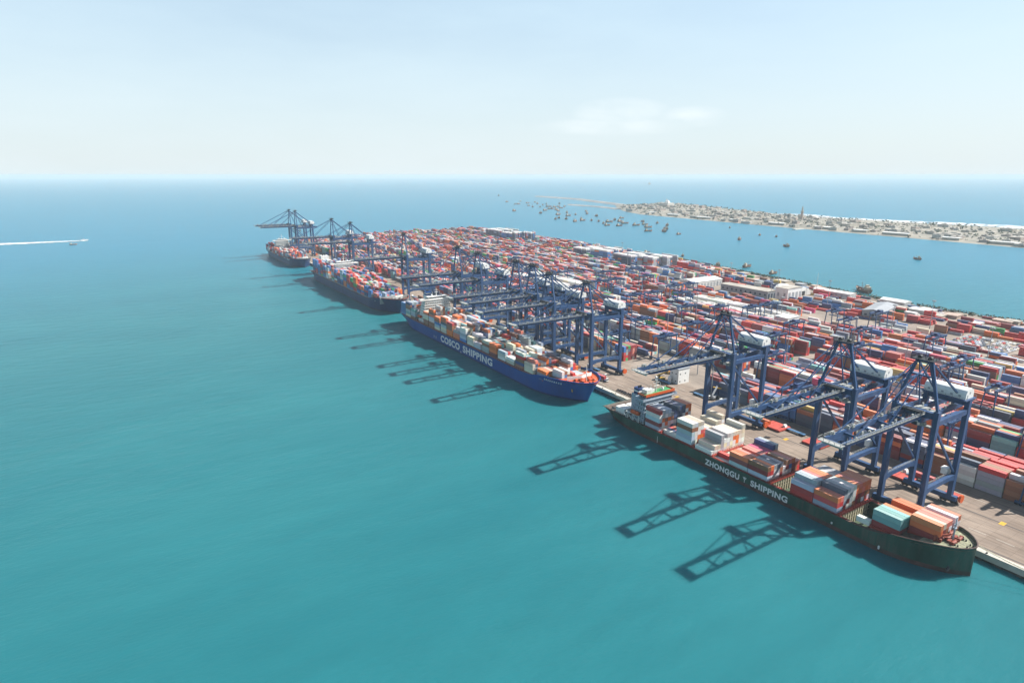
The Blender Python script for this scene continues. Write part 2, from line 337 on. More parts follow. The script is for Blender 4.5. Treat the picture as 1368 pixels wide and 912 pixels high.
# ------------------------------------------------------------------ sea, quay, terminal ground, haze
QV, QZ = 298.8, 4.0
b = MB(); S = 40000; b.poly([(-S, -S, 0), (S, -S, 0), (S, S, 0), (-S, S, 0)]); tag(ob('sea', b, M['water']), kind='structure')
back = [(790, -220), (839, 265), (840, 400), (873, 585), (927, 871), (958, 1180), (972, 1480), (930, 1700), (760, 1742), (593, 1706), (473, 1653), (397, 1590), (QV + 3.2, 1560)]
outline = [(QV + 3.2, -220)] + back
b = MB(); b.prism(outline, 'z', -0.6, QZ); tag(ob('terminal_ground', b, M['yard']), kind='structure')
b = MB(); b.box(QV + 3.25, 359.5, -219, 1555, QZ + 0.004, QZ + 0.012, bottom=False); tag(ob('quay_apron', b, M['apron']), kind='structure')
b = MB(); b.box(QV, QV + 3.2, -220, 1560, 1.2, QZ + 0.05); b.box(QV + 0.9, QV + 3.2, -220, 1560, -0.6, 1.2, mi=1)
y = -216
while y < 1555:
    b.box(QV + 0.05, QV + 1.0, y, y + 2.2, -0.6, 1.25, mi=1); y += 7.5
for y in range(-210, 1550, 15): b.box(QV + 0.6, QV + 1.3, y, y + 0.6, QZ + 0.05, QZ + 0.55, mi=1)
tag(ob('quay_wall', b, [M['coping'], M['wall_conc']]), kind='structure')
b = MB()
for v in (303.5, 333.5):
    b.box(v - 0.35, v + 0.35, -219, 1550, QZ + 0.016, QZ + 0.06, bottom=False)
tag(ob('crane_rails', b, M['rail']), kind='structure')
b = MB()
for v in (316.0, 349.0):
    y = -200
    while y < 1500:
        b.box(v - 0.13, v + 0.13, y, y + 7, QZ + 0.016, QZ + 0.02, bottom=False); y += 11
for y in (96, 210, 300):
    b.box(331.6, 335.4, y, y + 2.2, QZ + 0.064, QZ + 0.075, mi=1, bottom=False)
tag(ob('lane_markings', b, [M['coping'], M['yellow']]), kind='structure')
# rock slope along the far side of the terminal
b = MB(); rr = random.Random(5)
for (x0, y0), (x1, y1) in zip(back[:-1], back[1:]):
    n = max(2, int(math.hypot(x1 - x0, y1 - y0) / 2.6))
    for i in range(n):
        t = i / n; dx, dy = y1 - y0, -(x1 - x0); dl = math.hypot(dx, dy)
        for k in range(2):
            o = rr.uniform(-1.5, 6.0); s_ = rr.uniform(1.0, 2.4); x = x0 + (x1 - x0) * t + dx / dl * o; y = y0 + (y1 - y0) * t + dy / dl * o
            z = max(-0.3, 3.6 - max(o, 0) * 0.7); b.cyl((x, y, z - s_ * .6), (x + rr.uniform(-.5, .5), y + rr.uniform(-.5, .5), z + s_ * .5), s_, 5, s_ * .5)
tag(ob('rock_revetment', b, M['rock']), 'dark rock slope along the far shore of the container terminal', kind='stuff')

# ------------------------------------------------------------------ ship-to-shore cranes
def make_crane():
    """local origin: ground at the sea-side rail, x inland, y along the quay, z up"""
    root = empty('ship_to_shore_crane', (303.5, 129.3, QZ), cat='crane', group='navy ship-to-shore cranes along the quay')
    H, G, W = 54.5, 30.0, 9.15
    nav = M['navy']
    for x in (0, G):
        for s in (-1, 1):
            m = MB(); m.box(x - 1.3, x + 1.3, s * W - 1.05, s * W + 1.05, 3.9, H if x == 0 else H + 0.6)
            o = ob('leg', m, nav, root)
            if x == 0 and s == -1:
                m = MB()
                for k in range(14): m.box(x - 2.2, x - 1.56, s * W + 0.2, s * W + 1.0, 6 + 3.4 * k, 6.12 + 3.4 * k)
                m.bar((x - 2.1, s * W + 0.25, 4), (x - 2.1, s * W + 0.25, H), 0.12); m.bar((x - 2.1, s * W + 0.95, 4), (x - 2.1, s * W + 0.95, H), 0.12)
                ob('ladder', m, M['navy'], o)
        m = MB(); m.box(x - 1.15, x + 1.15, -W - 3.2, W + 3.2, 2.2, 4.5); ob('sill_beam', m, nav, root)
        for s in (-1, 1):
            m = MB()
            m.box(x - 0.8, x + 0.8, s * W - 3.6, s * W + 3.6, 1.25, 2.2)
            for q in (-2.4, 2.4): m.box(x - 0.7, x + 0.7, s * W + q - 1.6, s * W + q + 1.6, 0.75, 1.35)
            o = ob('bogie', m, M['dark'], root)
            wm = MB()
            for q in (-3.4, -1.5, 1.5, 3.4): wm.cyl((x - 0.35, s * W + q, 0.46), (x + 0.35, s * W + q, 0.46), 0.44, 10)
            ob('wheels', wm, M['rail_grey'], o)
    for s in (-1, 1):
        y = s * W
        m = MB(); m.prism([(1.5, 13.0), (6, 14.0), (24, 14.0), (28.5, 13.0), (28.5, 16.2), (1.5, 16.2)], 'y', y - 1.0, y + 1.0); o = ob('portal_beam', m, nav, root)
        m = MB()
        for k in range(10): m.bar((2.5 + k * 2.8, y - s * 0.9, 16.2), (2.5 + k * 2.8, y - s * 0.9, 17.4), 0.12)
        m.bar((2.5, y - s * 0.9, 17.4), (27.7, y - s * 0.9, 17.4), 0.12); m.bar((2.5, y - s * 0.9, 16.8), (27.7, y - s * 0.9, 16.8), 0.1)
        ob('railing', m, M['rail_grey'], o)
        m = MB(); m.box(1.5, G - 1.5, y - 0.85, y + 0.85, 47.6, 50.0); ob('side_beam', m, nav, root)
        m = MB(); m.bar((1.0, y, 45.5), (G - 1.0, y, 16.6), 0.95, 0.95); ob('diagonal_brace', m, nav, root)
        # A-frame and backstays
        m = MB(); m.bar((0, y, H - 0.5), (0.6, s * 3.1, 76.6), 1.1, 1.1); ob('mast_leg', m, nav, root)
        m = MB(); m.bar((0.8, s * 3.0, 76.2), (G - 1.0, s * 5.4, H + 1.2), 0.75, 0.75); ob('backstay', m, nav, root)
        m = MB(); m.bar((0.8, s * 2.2, 75.2), (12.5, s * 4.0, 50.2), 0.5, 0.5); ob('inner_strut', m, nav, root)
    m = MB(); m.box(-1.2, 1.2, -W + 1.3, W - 1.3, 50.6, 53.6); ob('front_crossbeam', m, nav, root)
    m = MB(); m.box(G - 1.3, G + 1.3, -W + 1.3, W - 1.3, 51.6, 54.6); ob('rear_crossbeam', m, nav, root)
    m = MB(); m.bar((0.35, -5.2, 69.5), (0.35, 5.2, 69.5), 0.7, 0.7); ob('mast_tie', m, nav, root)
    m = MB(); m.bar((0.6, -3.6, 76.3), (0.6, 3.6, 76.3), 1.3, 1.2); o = ob('apex_beam', m, nav, root)
    m = MB(); m.box(-2.4, 3.6, -4.6, 4.6, 77.2, 77.4)
    for q in (-2.2, 2.2): m.cyl((-0.2, q, 77.9), (1.4, q, 77.9), 0.9, 12); m.cyl((1.9, q - .4, 77.9), (1.9, q + .4, 77.9), 0.8, 10)
    for xx in (-2.3, 0.6, 3.5):
        for q in (-4.5, -1.5, 1.5, 4.5): m.bar((xx, q, 77.4), (xx, q, 78.6), 0.14)
    for q in (-4.5, 4.5): m.bar((-2.3, q, 78.6), (3.5, q, 78.6), 0.12)
    for xx in (-2.3, 3.5): m.bar((xx, -4.5, 78.6), (xx, 4.5, 78.6), 0.12)
    m.bar((0.6, 0, 77.4), (0.6, 0, 81.0), 0.15); ob('apex_platform', m, M['dark'], o)
    # boom and girder
    T = -66.0
    for s in (-1, 1):
        m = MB(); m.prism([(T, 51.4), (T + 5, 50.8), (-3.2, 50.6), (-3.2, 53.0), (T, 53.0)], 'y', s * 3.8 - 0.5, s * 3.8 + 0.5); o = ob('boom_girder', m, nav, root)
        m = MB(); yy = s * 4.65
        m.box(T + 1, -2, min(s * 4.31, s * 5.0), max(s * 4.31, s * 5.0), 52.55, 52.7)
        k = T + 1
        while k < -2: m.bar((k, yy + s * 0.3, 52.7), (k, yy + s * 0.3, 53.9), 0.13); k += 3.2
        m.bar((T + 1, yy + s * 0.3, 53.9), (-2, yy + s * 0.3, 53.9), 0.13); m.bar((T + 1, yy + s * 0.3, 53.3), (-2, yy + s * 0.3, 53.3), 0.1)
        ob('walkway', m, M['rail_grey'], o)
        m = MB(); m.box(-2.8, 41, s * 3.6 - 0.75, s * 3.6 + 0.75, 48.2, 50.5); ob('rear_girder', m, nav, root)
        m = MB(); m.bar((0.3, s * 2.9, 76.8), (-31, s * 3.6, 53.0), 0.42, 0.42); ob('forestay', m, nav, root)
        m = MB(); m.bar((0.3, s * 2.6, 77.0), (-58, s * 3.6, 53.0), 0.42, 0.42); ob('forestay', m, nav, root)
    m = MB()
    k = T + 0.6
    while k < -4: m.box(k, k + 0.7, -3.28, 3.28, 51.2, 52.2); k += 12.8
    ob('boom_ties', m, nav, root)
    m = MB(); fr = random.Random(4)
    for k in range(30):
        xx = fr.uniform(T + 2, 24); yy = fr.choice((-1, 1)) * fr.uniform(2.9, 4.3); hh = fr.uniform(.4, 1.6); zz = 53.0 if xx < -3.5 else 50.5
        m.box(xx, xx + fr.uniform(.4, 2.0), yy - .3, yy + .3, zz, zz + hh)
    for k in range(11): m.bar((T + 2 + k * 6, -4.4, 53), (T + 2 + k * 6, -4.4, 54.9), .12)
    ob('festoon', m, M['rail_grey'], root)
    m = MB(); m.box(T - 3.4, T, -5.0, 5.0, 52.2, 52.5)
    for q in (-4.9, -2.4, 0, 2.4, 4.9): m.bar((T - 3.3, q, 52.5), (T - 3.3, q, 53.8), 0.14)
    m.bar((T - 3.3, -4.9, 53.8), (T - 3.3, 4.9, 53.8), 0.14)
    for q in (-4.9, 4.9): m.bar((T - 3.3, q, 53.8), (T, q, 53.8), 0.14)
    m.box(T - 0.9, T - 0.1, -4.3, 4.3, 50.6, 52.2)
    ob('boom_tip_platform', m, M['rail_grey'], root)
    m = MB(); m.box(-5.5, -2.4, -4.4, 4.4, 53.2, 54.2); m.cyl((-4, -4.6, 53.6), (-4, 4.6, 53.6), 0.8, 10); ob('boom_hinge', m, M['dark'], root)
    # machinery house: long white body with a rounded roof, lying along the quay above the land-side legs
    m = MB(); prof = [(-3.9, 55.2), (3.9, 55.2), (3.9, 57.9), (3.0, 59.4), (1.4, 60.1), (-1.4, 60.1), (-3.0, 59.4), (-3.9, 57.9)]
    m.prism([(G + u, v) for u, v in prof], 'y', -9.2, 9.2); hs = ob('machinery_house', m, M['white'], root)
    m = MB(); m.box(G - 5.2, G + 5.2, -10.2, 10.2, 54.7, 55.15); ob('house_floor', m, nav, hs)
    m = MB()
    for q in (-6.5, -3, 1, 4.5, 7): m.box(G - 3.96, G - 3.88, q - 0.55, q + 0.55, 56.2, 57.0)
    m.cyl((G, -9.26, 58.0), (G, -9.2, 58.0), 0.7, 12); m.box(G - 2.6, G - 1.7, -9.25, -9.2, 55.3, 57.3); ob('louvres', m, M['shed_grey'], hs)
    m = MB()
    for xx in (G - 5.1, G + 5.1):
        for q in range(-10, 11, 3): m.bar((xx, q, 55.15), (xx, q, 56.3), 0.12)
        m.bar((xx, -10, 56.3), (xx, 10, 56.3), 0.12)
    ob('railing', m, M['rail_grey'], hs)
    # trolley, cab, ropes and spreader
    m = MB(); m.box(3.5, 10.5, -4.2, 4.2, 50.7, 51.6); m.box(5, 9, -2.5, 2.5, 51.6, 52.6); t = ob('trolley', m, M['rail_grey'], root)
    m = MB(); m.prism([(1.0, 45.2), (3.3, 44.8), (3.4, 47.4), (0.6, 47.4)], 'y', -1.3, 1.3); c_ = ob('operator_cab', m, M['white'], root)
    m = MB(); m.prism([(0.72, 45.5), (0.66, 47.0), (0.40, 47.0), (0.78, 45.2)], 'y', -1.2, 1.2); ob('windscreen', m, M['glass'], c_)
    m = MB(); m.box(1.4, 3.0, -1.0, 1.0, 47.4, 48.2); ob('cab_hanger', m, nav, c_)
    sp = MB(); sp.box(5.9, 8.1, -6.0, 6.0, 43.6, 44.3); sp.box(5.6, 8.4, -2, 2, 44.3, 45.4)
    for q in (-5.9, 5.9): sp.box(5.7, 8.3, q - .3, q + .3, 43.1, 43.7)
    spo = ob('spreader', sp, M['rail_grey'], root)
    m = MB()
    for q in (-1.8, 1.8):
        for xx in (5.9, 8.1): m.bar((xx, q, 45.4), (xx, q, 50.7), 0.09)
    ob('hoist_ropes', m, M['dark'], spo)
    m = MB(); m.cyl((G + 2.6, -W - 4.6, 3.2), (G + 2.6, -W - 3.6, 3.2), 2.1, 16); m.cyl((G + 2.6, -W - 3.6, 3.2), (G + 2.6, -W - 1.2, 3.2), 0.4, 8)
    ob('cable_reel', m, M['orange'], root)
    m = MB(); m.box(G - 5.5, G - 2.0, -W + 1.3, -W + 3.9, 16.2, 19.0); m.box(G - 5.7, G - 1.8, -W + 1.1, -W + 4.1, 19.0, 19.3); ob('electrical_cabin', m, M['white'], root)
    m = MB()
    for k in range(12):
        a0, a1 = (G + 2.0, G + 6.0) if k % 2 == 0 else (G + 6.0, G + 2.0)
        z0 = 4.4 + k * 3.9; m.bar((a0, W + 1.6, z0), (a1, W + 1.6, z0 + 3.9), 0.9, 0.22); m.box(min(a1, a1) - 0.7, a1 + 0.7, W + 1.3, W + 2.9, z0 + 3.8, z0 + 3.95)
    for xx in (G + 1.7, G + 6.4): m.bar((xx, W + 2.2, 4.4), (xx, W + 2.2, 51), 0.18)
    ob('stairway', m, M['rail_grey'], root)
    return root
CR = [(129.3, 81.5), (167, 81.5), (241, 82), (374, 82), (424, 82.5), (449, 86.5), (476, 87), (548, 87), (591, 89), (737, 91.5), (947, 92), (1044, 92), (1287, 94), (1339, 93.5)]
CLAB = ['navy quay crane nearest the camera, over the front half of the green ship',
        'navy quay crane second from the right, over the middle of the green ship',
        'navy quay crane over the stern of the green ship, standing alone',
        'navy quay crane at the bow of the bright blue ship',
        'navy quay crane next behind the one at the blue ship bow',
        'navy quay crane third from the bow of the bright blue ship',
        'navy quay crane fourth from the bow of the bright blue ship',
        'navy quay crane fifth from the bow, beside the blue ship deckhouse',
        'navy quay crane at the stern of the bright blue ship',
        'lone navy quay crane over the bow half of the dark navy ship',
        'navy quay crane by the deckhouse of the dark navy ship, right of its neighbour',
        'navy quay crane by the stern of the dark navy ship, left of its neighbour',
        'tall quay crane at the far quay end, right one of the pair',
        'tall quay crane at the far quay end, left one of the pair against the sea']
crane = make_crane()
for i, (u, ap) in enumerate(CR):
    c = crane if i == 0 else copy_tree(crane)
    c.location = (303.5, u, QZ); c.scale = (1, 1, (ap - QZ) / 77.6)
    c['label'] = CLAB[i]

# ------------------------------------------------------------------ containers
PAL = {'w': ((0.76, 0.75, 0.72), 'white'), 'c': ((0.74, 0.64, 0.48), 'cream'), 'g': ((0.36, 0.39, 0.42), 'grey'), 'b': ((0.46, 0.57, 0.66), 'pale blue'),
       'n': ((0.030, 0.070, 0.20), 'navy'), 'r': ((0.62, 0.030, 0.030), 'red'), 'm': ((0.28, 0.025, 0.03), 'maroon'), 'o': ((0.80, 0.17, 0.025), 'orange'),
       'p': ((0.72, 0.19, 0.14), 'faded red'), 't': ((0.20, 0.48, 0.47), 'teal'), 'k': ((0.34, 0.13, 0.06), 'brown'), 'l': ((0.045, 0.20, 0.50), 'blue'),
       'e': ((0.03, 0.40, 0.10), 'green'), 'y': ((0.72, 0.46, 0.12), 'ochre'), 'x': ((0.60, 0.03, 0.15), 'crimson'), 's': ((0.08, 0.115, 0.18), 'dark slate')}
LEN40, LEN20, CW, CH = 12.0, 5.95, 2.42, 2.59
def container_body(length):
    m = MB(); w2 = CW / 2; l2 = length / 2; z1 = CH - 0.05; r = 0.07
    n = 22 if length > 8 else 11
    for s in (-1, 1):                                          # corrugated side wall
        pts = []
        for i in range(n * 2 + 1):
            y = -l2 + 0.16 + (length - 0.32) * i / (n * 2); pts.append((s * (w2 - (0.035 if (i // 1) % 2 else 0.075)), y))
        for (xa, ya), (xb, yb) in zip(pts[:-1], pts[1:]): m.poly([(xa, ya, 0.12), (xb, yb, 0.12), (xb, yb, z1 - 0.1), (xa, ya, z1 - 0.1)])
        m.box(s * w2 - r if s > 0 else -w2, s * w2 if s > 0 else -w2 + r, -l2 + .16, l2 - .16, z1 - 0.1, z1)
        m.box(s * w2 - r if s > 0 else -w2, s * w2 if s > 0 else -w2 + r, -l2 + .16, l2 - .16, 0.0, 0.14)
        for e in (-1, 1):
            y0, y1 = sorted((e * l2, e * (l2 - 0.16))); x0, x1 = sorted((s * w2, s * (w2 - 0.16))); m.box(x0, x1, y0, y1, 0, CH)
    m.poly([(-w2 + r, -l2 + .05, z1 - .03), (w2 - r, -l2 + .05, z1 - .03), (w2 - r, l2 - .05, z1 - .03), (-w2 + r, l2 - .05, z1 - .03)])
    m.poly([(-w2 + .16, l2 - .05, .05), (-w2 + .16, l2 - .05, z1 - .02), (w2 - .16, l2 - .05, z1 - .02), (w2 - .16, l2 - .05, .05)])
    m.poly([(-w2 + r, l2 - .06, .03), (w2 - r, l2 - .06, .03), (w2 - r, -l2 + .06, .03), (-w2 + r, -l2 + .06, .03)])
    return m.mesh('container_body', M['box'])
def container_door(length):
    m = MB(); w2 = CW / 2; l2 = length / 2
    for x0, x1 in ((-w2 + .17, -0.02), (0.02, w2 - .17)):
        m.box(x0, x1, -l2 + 0.03, -l2 + 0.1, 0.1, CH - 0.14)
        for q in (0.28, 0.72):
            x = x0 + (x1 - x0) * q; m.box(x - 0.03, x + 0.03, -l2 - 0.03, -l2 + 0.03, 0.05, CH - 0.08)
    m.box(-w2 + .16, w2 - .16, -l2 + 0.02, -l2 + 0.1, CH - 0.14, CH - 0.02); m.box(-w2 + .16, w2 - .16, -l2 + 0.02, -l2 + 0.1, 0.0, 0.1)
    return m.mesh('container_door', M['box'])
BODY = {40: container_body(LEN40), 20: container_body(LEN20)}
DOOR = {40: container_door(LEN40), 20: container_door(LEN20)}
BOXES = []      # every container: (x, y, z, size, code, label place, group)
def add_stackgrid(grid, place, group):
    """grid: {(bay, row): (x, y, z0, size, codes bottom to top)}; keeps only boxes with a face in the open"""
    for (bay, row), (x, y, z0, size, codes) in grid.items():
        for t, ch in enumerate(codes):
            if ch == '.': continue
            def covered(db, dr):
                g = grid.get((bay + db, row + dr)); return g is not None and abs(g[1] - y) < 13 and len(g[4]) > t and g[4][t] != '.' and abs(g[2] - z0) < 1
            top = t == len(codes) - 1
            if not top and covered(-1, 0) and covered(1, 0) and covered(0, -1) and covered(0, 1): continue
            BOXES.append((x, y, z0 + t * (CH + 0.02), size, ch, place(bay, row, t, top), group, top or not covered(0, -1) or not covered(-1, 0), top))

# green ship: bays from bow to stern; (y of the bow end, base height, first row code list from the sea side)
TIER = ['lowest', 'second', 'third', 'fourth', 'fifth', 'sixth', 'seventh', 'eighth', 'ninth', 'tenth']
ZB = [
 ('bow bay', 100.2, 11.6, ['', '', '', 'moo', 'kmc', 'kkp', 'mwp', '', 'ggw', 'kwo']),
 ('bay behind bow bay', 113.4, 9.4, ['', 'mtt', 'mtt', 'mtt', 'kko', '', 'gw', 'kwo', 'mwo', '']),
 ('bay behind front hold', 140.2, 8.0, ['bro', 'brp', 'mggs', 'wmgg', 'gggw', 'kwww', 'mroo', 'kmop', 'wrpo', 'mkoo', 'wkoo']),
 ('bay under second crane', 152.6, 8.0, ['rrb', 'rrbb', 'mrgb', 'rmpp', 'krxo', 'mmpo', 'kpp', 'gww', 'gsw', 'nwg', 'ngg']),
 ('bay beside word SHIPPING', 177.8, 8.0, ['bmk', 'wro', 'wwg', 'wgs', 'mkg', 'ww', 'wrk', 'wlp', 'mmo', 'kp', 'rp']),
 ('bay between hull words', 190.2, 8.0, ['bmo', 'mko', 'kop', 'rc', 'wpp', 'kpp', 'mpx', 'xox', 'gnnn', 'sngg', 'og']),
 ('hold aft of hull words', 202.0, 4.35, ['', 'w', 'wr', 'c', 'p', 'w', 'g', 'w', 'p', 'c', '']),
 ('bay beside letter Z', 214.2, 8.0, ['w', 'wc', 'wc', 'gggg', 'wcw', 'cwww', 'ccww', 'wwoc', 'cooc', 'wwcc', 'wwccw']),
 ('bay aft of letter Z', 229.2, 8.8, ['bbbkw', 'wwwkw', 'oowwc', 'worwc', 'wrp', 'ngw', 'mmc', 'kgc', 'gowc', 'wocc', 'ooowc']),
 ('hold before tall bay', 242.2, 4.35, ['', 'gw', 'wn', 'wr', 'bo', 'w', 'nw', 'wg', 'r', 'gw', '']),
 ('bay before the bridge', 255.4, 8.0, ['bmbwr', 'wwogg', 'wokwb', 'wwobb', 'nwkg', 'gwnn', 'nnnns', 'ngssn', 'wowns', 'ooowo', 'rowoo']),
]
for bi, (bname, y0, z0, rows) in enumerate(ZB):
    grid = {}
    for r_, codes in enumerate(rows):
        if codes: grid[(bi, r_)] = (270.0 + r_ * 2.56, y0 + 6.02, z0, 40, codes)
    add_stackgrid(grid, lambda b_, r_, t, top, bn=bname: '%s tier, %s row from sea, green ship %s' % ('top' if top else TIER[t], ordinal(r_), bn), 'containers stowed on the green ship')
BOXES.append((271.3, 128.6, 8.6, 20, 'w', 'short and alone beside the open front hold of the green ship', 'containers stowed on the green ship', True, True))

def random_code(rg, pool): return rg.choice(pool)
def ship_bays(name, y_list, x0, nrow, z0, hfun, pool, seed, group, narrow=0):
    rg = random.Random(seed); grid = {}
    for bi, y0 in enumerate(y_list):
        hb = hfun(bi); last = rg.choice(pool); dh = 0; cut = max(0, narrow - bi * 2)
        for r_ in range(nrow):
            if r_ < cut or r_ >= nrow - cut: continue
            if r_ % 3 == 0: dh = rg.choice((0, 0, 0, -1, 1, -1))
            h = max(1, hb + dh + (rg.random() < 0.15) - (rg.random() < 0.15))
            codes = ''
            for t in range(h):
                if rg.random() < 0.55: last = rg.choice(pool)
                codes += last
            grid[(bi, r_)] = (x0 + r_ * 2.56, y0 + 6.02, z0, 40, codes)
    add_stackgrid(grid, lambda b_, r_, t, top: '%s tier, %s row from sea, %s bay of %s' % ('top' if top else TIER[t], ordinal(r_), ordinal(b_), name), group)
blue_y = [353.5, 366.5, 381, 394, 408.5, 421.5, 436, 449, 463.5, 476.5, 491, 504, 518.5, 531.5, 546, 559, 573, 606, 619.5, 632]
blue_h = [2, 2, 3, 3, 3, 4, 4, 4, 3, 4, 5, 4, 5, 5, 5, 6, 5, 5, 6, 5]
ship_bays('blue ship', blue_y, 260.2, 15, 12.4, lambda i: blue_h[i], 'wwwwwbbbggcccoopkkmrlnlst', 3, 'containers stowed on the blue ship', narrow=3)
s3_y = [712 + i * 14.2 for i in range(21)]
s3_y = [y for y in s3_y if not (902 < y < 925 or y > 1000)]
ship_bays('dark navy ship', s3_y, 259.8, 15, 13.0, lambda i: min(7, 3 + i // 2), 'rrpollnwbbenmrrl', 4, 'containers stowed on the dark navy ship', narrow=3)
s4_y = [1166 + i * 14.2 for i in range(15)]
s4_y = [y for y in s4_y if not (1312 < y < 1340)]
ship_bays('far ship', s4_y, 261.2, 14, 11.5, lambda i: 4 if i % 3 else 5, 'rrmnwbsgmpo', 6, 'containers stowed on the far ship', narrow=2)

# yard blocks
EXCL = [(318, 386, 355, 412), (330, 372, 355, 388), (345, 412, 640, 705), (218, 276, 664, 730), (596, 655, 668, 775), (486, 590, 700, 790), (372, 402, 572, 604), (300, 316, 355, 900),
        (660, 674, 355, 900), (980, 994, 355, 980), (1250, 1262, 355, 960)]
def excluded(u, v): return any(a <= u <= b_ and c <= v <= d for a, b_, c, d in EXCL)
def back_limit(u):
    for (x0, y0), (x1, y1) in zip(back[:-1], back[1:]):
        if y0 <= u <= y1: return x0 + (x1 - x0) * (u - y0) / (y1 - y0)
    return 600
rg = random.Random(21)
POOL = 'rrrrrrrmmmmmmpoooookkgggwwwwwcbnnnnnnsslllyetx'
BLOCKV = [361.6 + 28.6 * k for k in range(21)]
far_front = lambda v: 1560 if v < 480 else 1640
for k, v0 in enumerate(BLOCKV):
    grid = {}; j = -12; y0 = 30.0 + (k % 3) * 1.5 - 150.6; fv = 99
    hb = 4; rowcol = [rg.choice(POOL)] * 6
    theme = rg.choice(POOL)
    while y0 < far_front(v0):
        uc = y0 + 6
        if rg.random() < 0.18: theme = rg.choice(POOL)
        if j % 2 == 0: hb = max(2, min(5, hb + rg.choice((-1, 0, 0, 1))))
        if k == 0: hb = max(hb, 4)
        if k == 0 and uc < 240: theme = rg.choice('nmmsrkn')
        if j % 3 == 0: rowcol = [rg.choice('nmmsrkngwo' if k == 0 and uc < 240 else POOL) if rg.random() < .75 else theme for _ in range(6)]
        for r_ in range(6):
            x = v0 + 1.25 + r_ * 2.58
            lim_ = back_limit(uc)
            if excluded(uc, x) or x > lim_ - 12 or (x > lim_ - 48 and rg.random() < .55): continue
            px, py, dep = project(x, uc, 8)
            if px > 2100 or dep < 60: continue
            if px < 1366: fv = min(fv, j)
            sparse = (x > 660 and uc < 640) or (x > 600 and uc < 250)
            if rg.random() < (0.52 if sparse else 0.07): continue
            h = hb + rg.choice((-2, -1, -1, 0, 0, 0, 0, 1)) if not sparse else rg.choice((1, 1, 2, 3))
            reef1 = 400 <= uc <= 548 and 574 <= x <= 642; reef2 = 676 <= uc <= 806 and 505 <= x <= 552
            tall = (755 <= uc <= 1000 and 755 <= x <= 822 and int(uc) % 62 > 14) or (1270 <= uc <= 1460 and 810 <= x <= 880 and int(uc) % 75 > 14)
            if reef1: h = rg.choice((2, 3, 3)); 
            if reef2: h = 5
            if tall: h = 9 - (int(uc) // 62) % 2
            if k == 0 and uc < 240: h = max(h, 4)
            h = 1 if x > lim_ - 48 and not tall else max(1, min(9 if tall else 5, h)); codes = ''; tallcol = 'lsbnlgs'[(int(uc) // 62 + (r_ > 3)) % 7]
            tcode = rg.choice('lnslbgo') if tall and j % 3 == 0 else None
            cur = rowcol[r_] if rg.random() < 0.7 else theme
            for t in range(h):
                if rg.random() < 0.22: cur = rg.choice(POOL)
                codes += rg.choice('wwwwc') if (reef1 or reef2) else ('w' if t == h - 1 else tallcol if rg.random() < .8 else rg.choice('lnobr')) if tall else cur
            grid[(j, r_)] = (x, uc, QZ + 0.02, 40, codes)
        y0 += 12.55 + (3.0 if j % 12 == 11 else 0); j += 1
    add_stackgrid(grid, lambda b_, r_, t, top, kk=k, f_=fv: '%s tier, %s row from quay, %s bay from right, %s yard block' % ('top' if top else TIER[t], ordinal(r_), ordinal(max(0, b_ - f_)), ordinal(kk)), 'containers stacked in the yard')

def jitter(col, rg):
    f = rg.uniform(0.62, 0.98); q = rg.random() ** 2 * .2; gy = sum(col) / 3 + .12; col = tuple(c * (1 - q) + gy * q for c in col)
    return tuple(min(0.85, max(0.01, c * f * rg.uniform(0.93, 1.07))) for c in col)
cand = []
for i, bx in enumerate(BOXES):
    px, py, dep = project(bx[0], bx[1], bx[2] + 1.3)
    if bx[7] and -5 < px < 1373 and py < 917: cand.append((dep / (1.25 if bx[8] else 1.0), i))
cand.sort()
SINGLE = set(i for _, i in cand[:310])
stack_mb = MB()
cg = random.Random(77)
for i, (x, y, z, size, ch, place, group, vis, top) in enumerate(BOXES):
    col, cname = PAL[ch]; col = jitter(col, cg)
    if i in SINGLE:
        o = link('shipping_container', BODY[size]); o.location = (x, y, z); o.color = (*col, 1)
        d = link('door', DOOR[size], o); d.color = (*[min(0.8, c * 1.05 + 0.01) for c in col], 1)
        tag(o, '%s container, %s' % (cname, place), 'container', group)
    else:
        l = LEN40 / 2
        stack_mb.box(x - CW / 2, x + CW / 2, y - l, y + l, z, z + CH - 0.05, col=col, bottom=False)
tag(ob('stacked_containers', stack_mb, M['boxes']), 'mass of stacked containers filling the yard and the farther ships', kind='stuff')

# ------------------------------------------------------------------ ships
def smooth(t): t = max(0, min(1, t)); return t * t * (3 - 2 * t)
def hull_fns(Lg, B, zd, zb, rake, bow_f=0.16, stern_f=0.12, stern_w=0.62):
    def deckz(t): return zd + (zb - zd) * smooth((0.2 - t) / 0.17) if t < 0.2 else zd
    def half(t, q):   # q 0 at the waterline .. 1 at deck
        bw = B / 2; bd = B / 2
        if t < bow_f: bw *= (1 - (1 - t / bow_f) ** 1.9) ** 0.85
        bf = bow_f * 0.72
        if t < bf: bd *= (1 - (1 - t / bf) ** 2.3) ** 0.62
        if t > 1 - stern_f:
            e = (t - 1 + stern_f) / stern_f; bw *= 1 - (1 - stern_w) * e ** 1.6; bd *= 1 - 0.10 * e ** 2
        return bw + (bd - bw) * q ** 1.4
    def yy(t, q): return t * Lg - rake * q * (1 - smooth(t / 0.12)) + 7.0 * (q ** 1.5) * smooth((t - 0.93) / 0.07)
    return deckz, half, yy
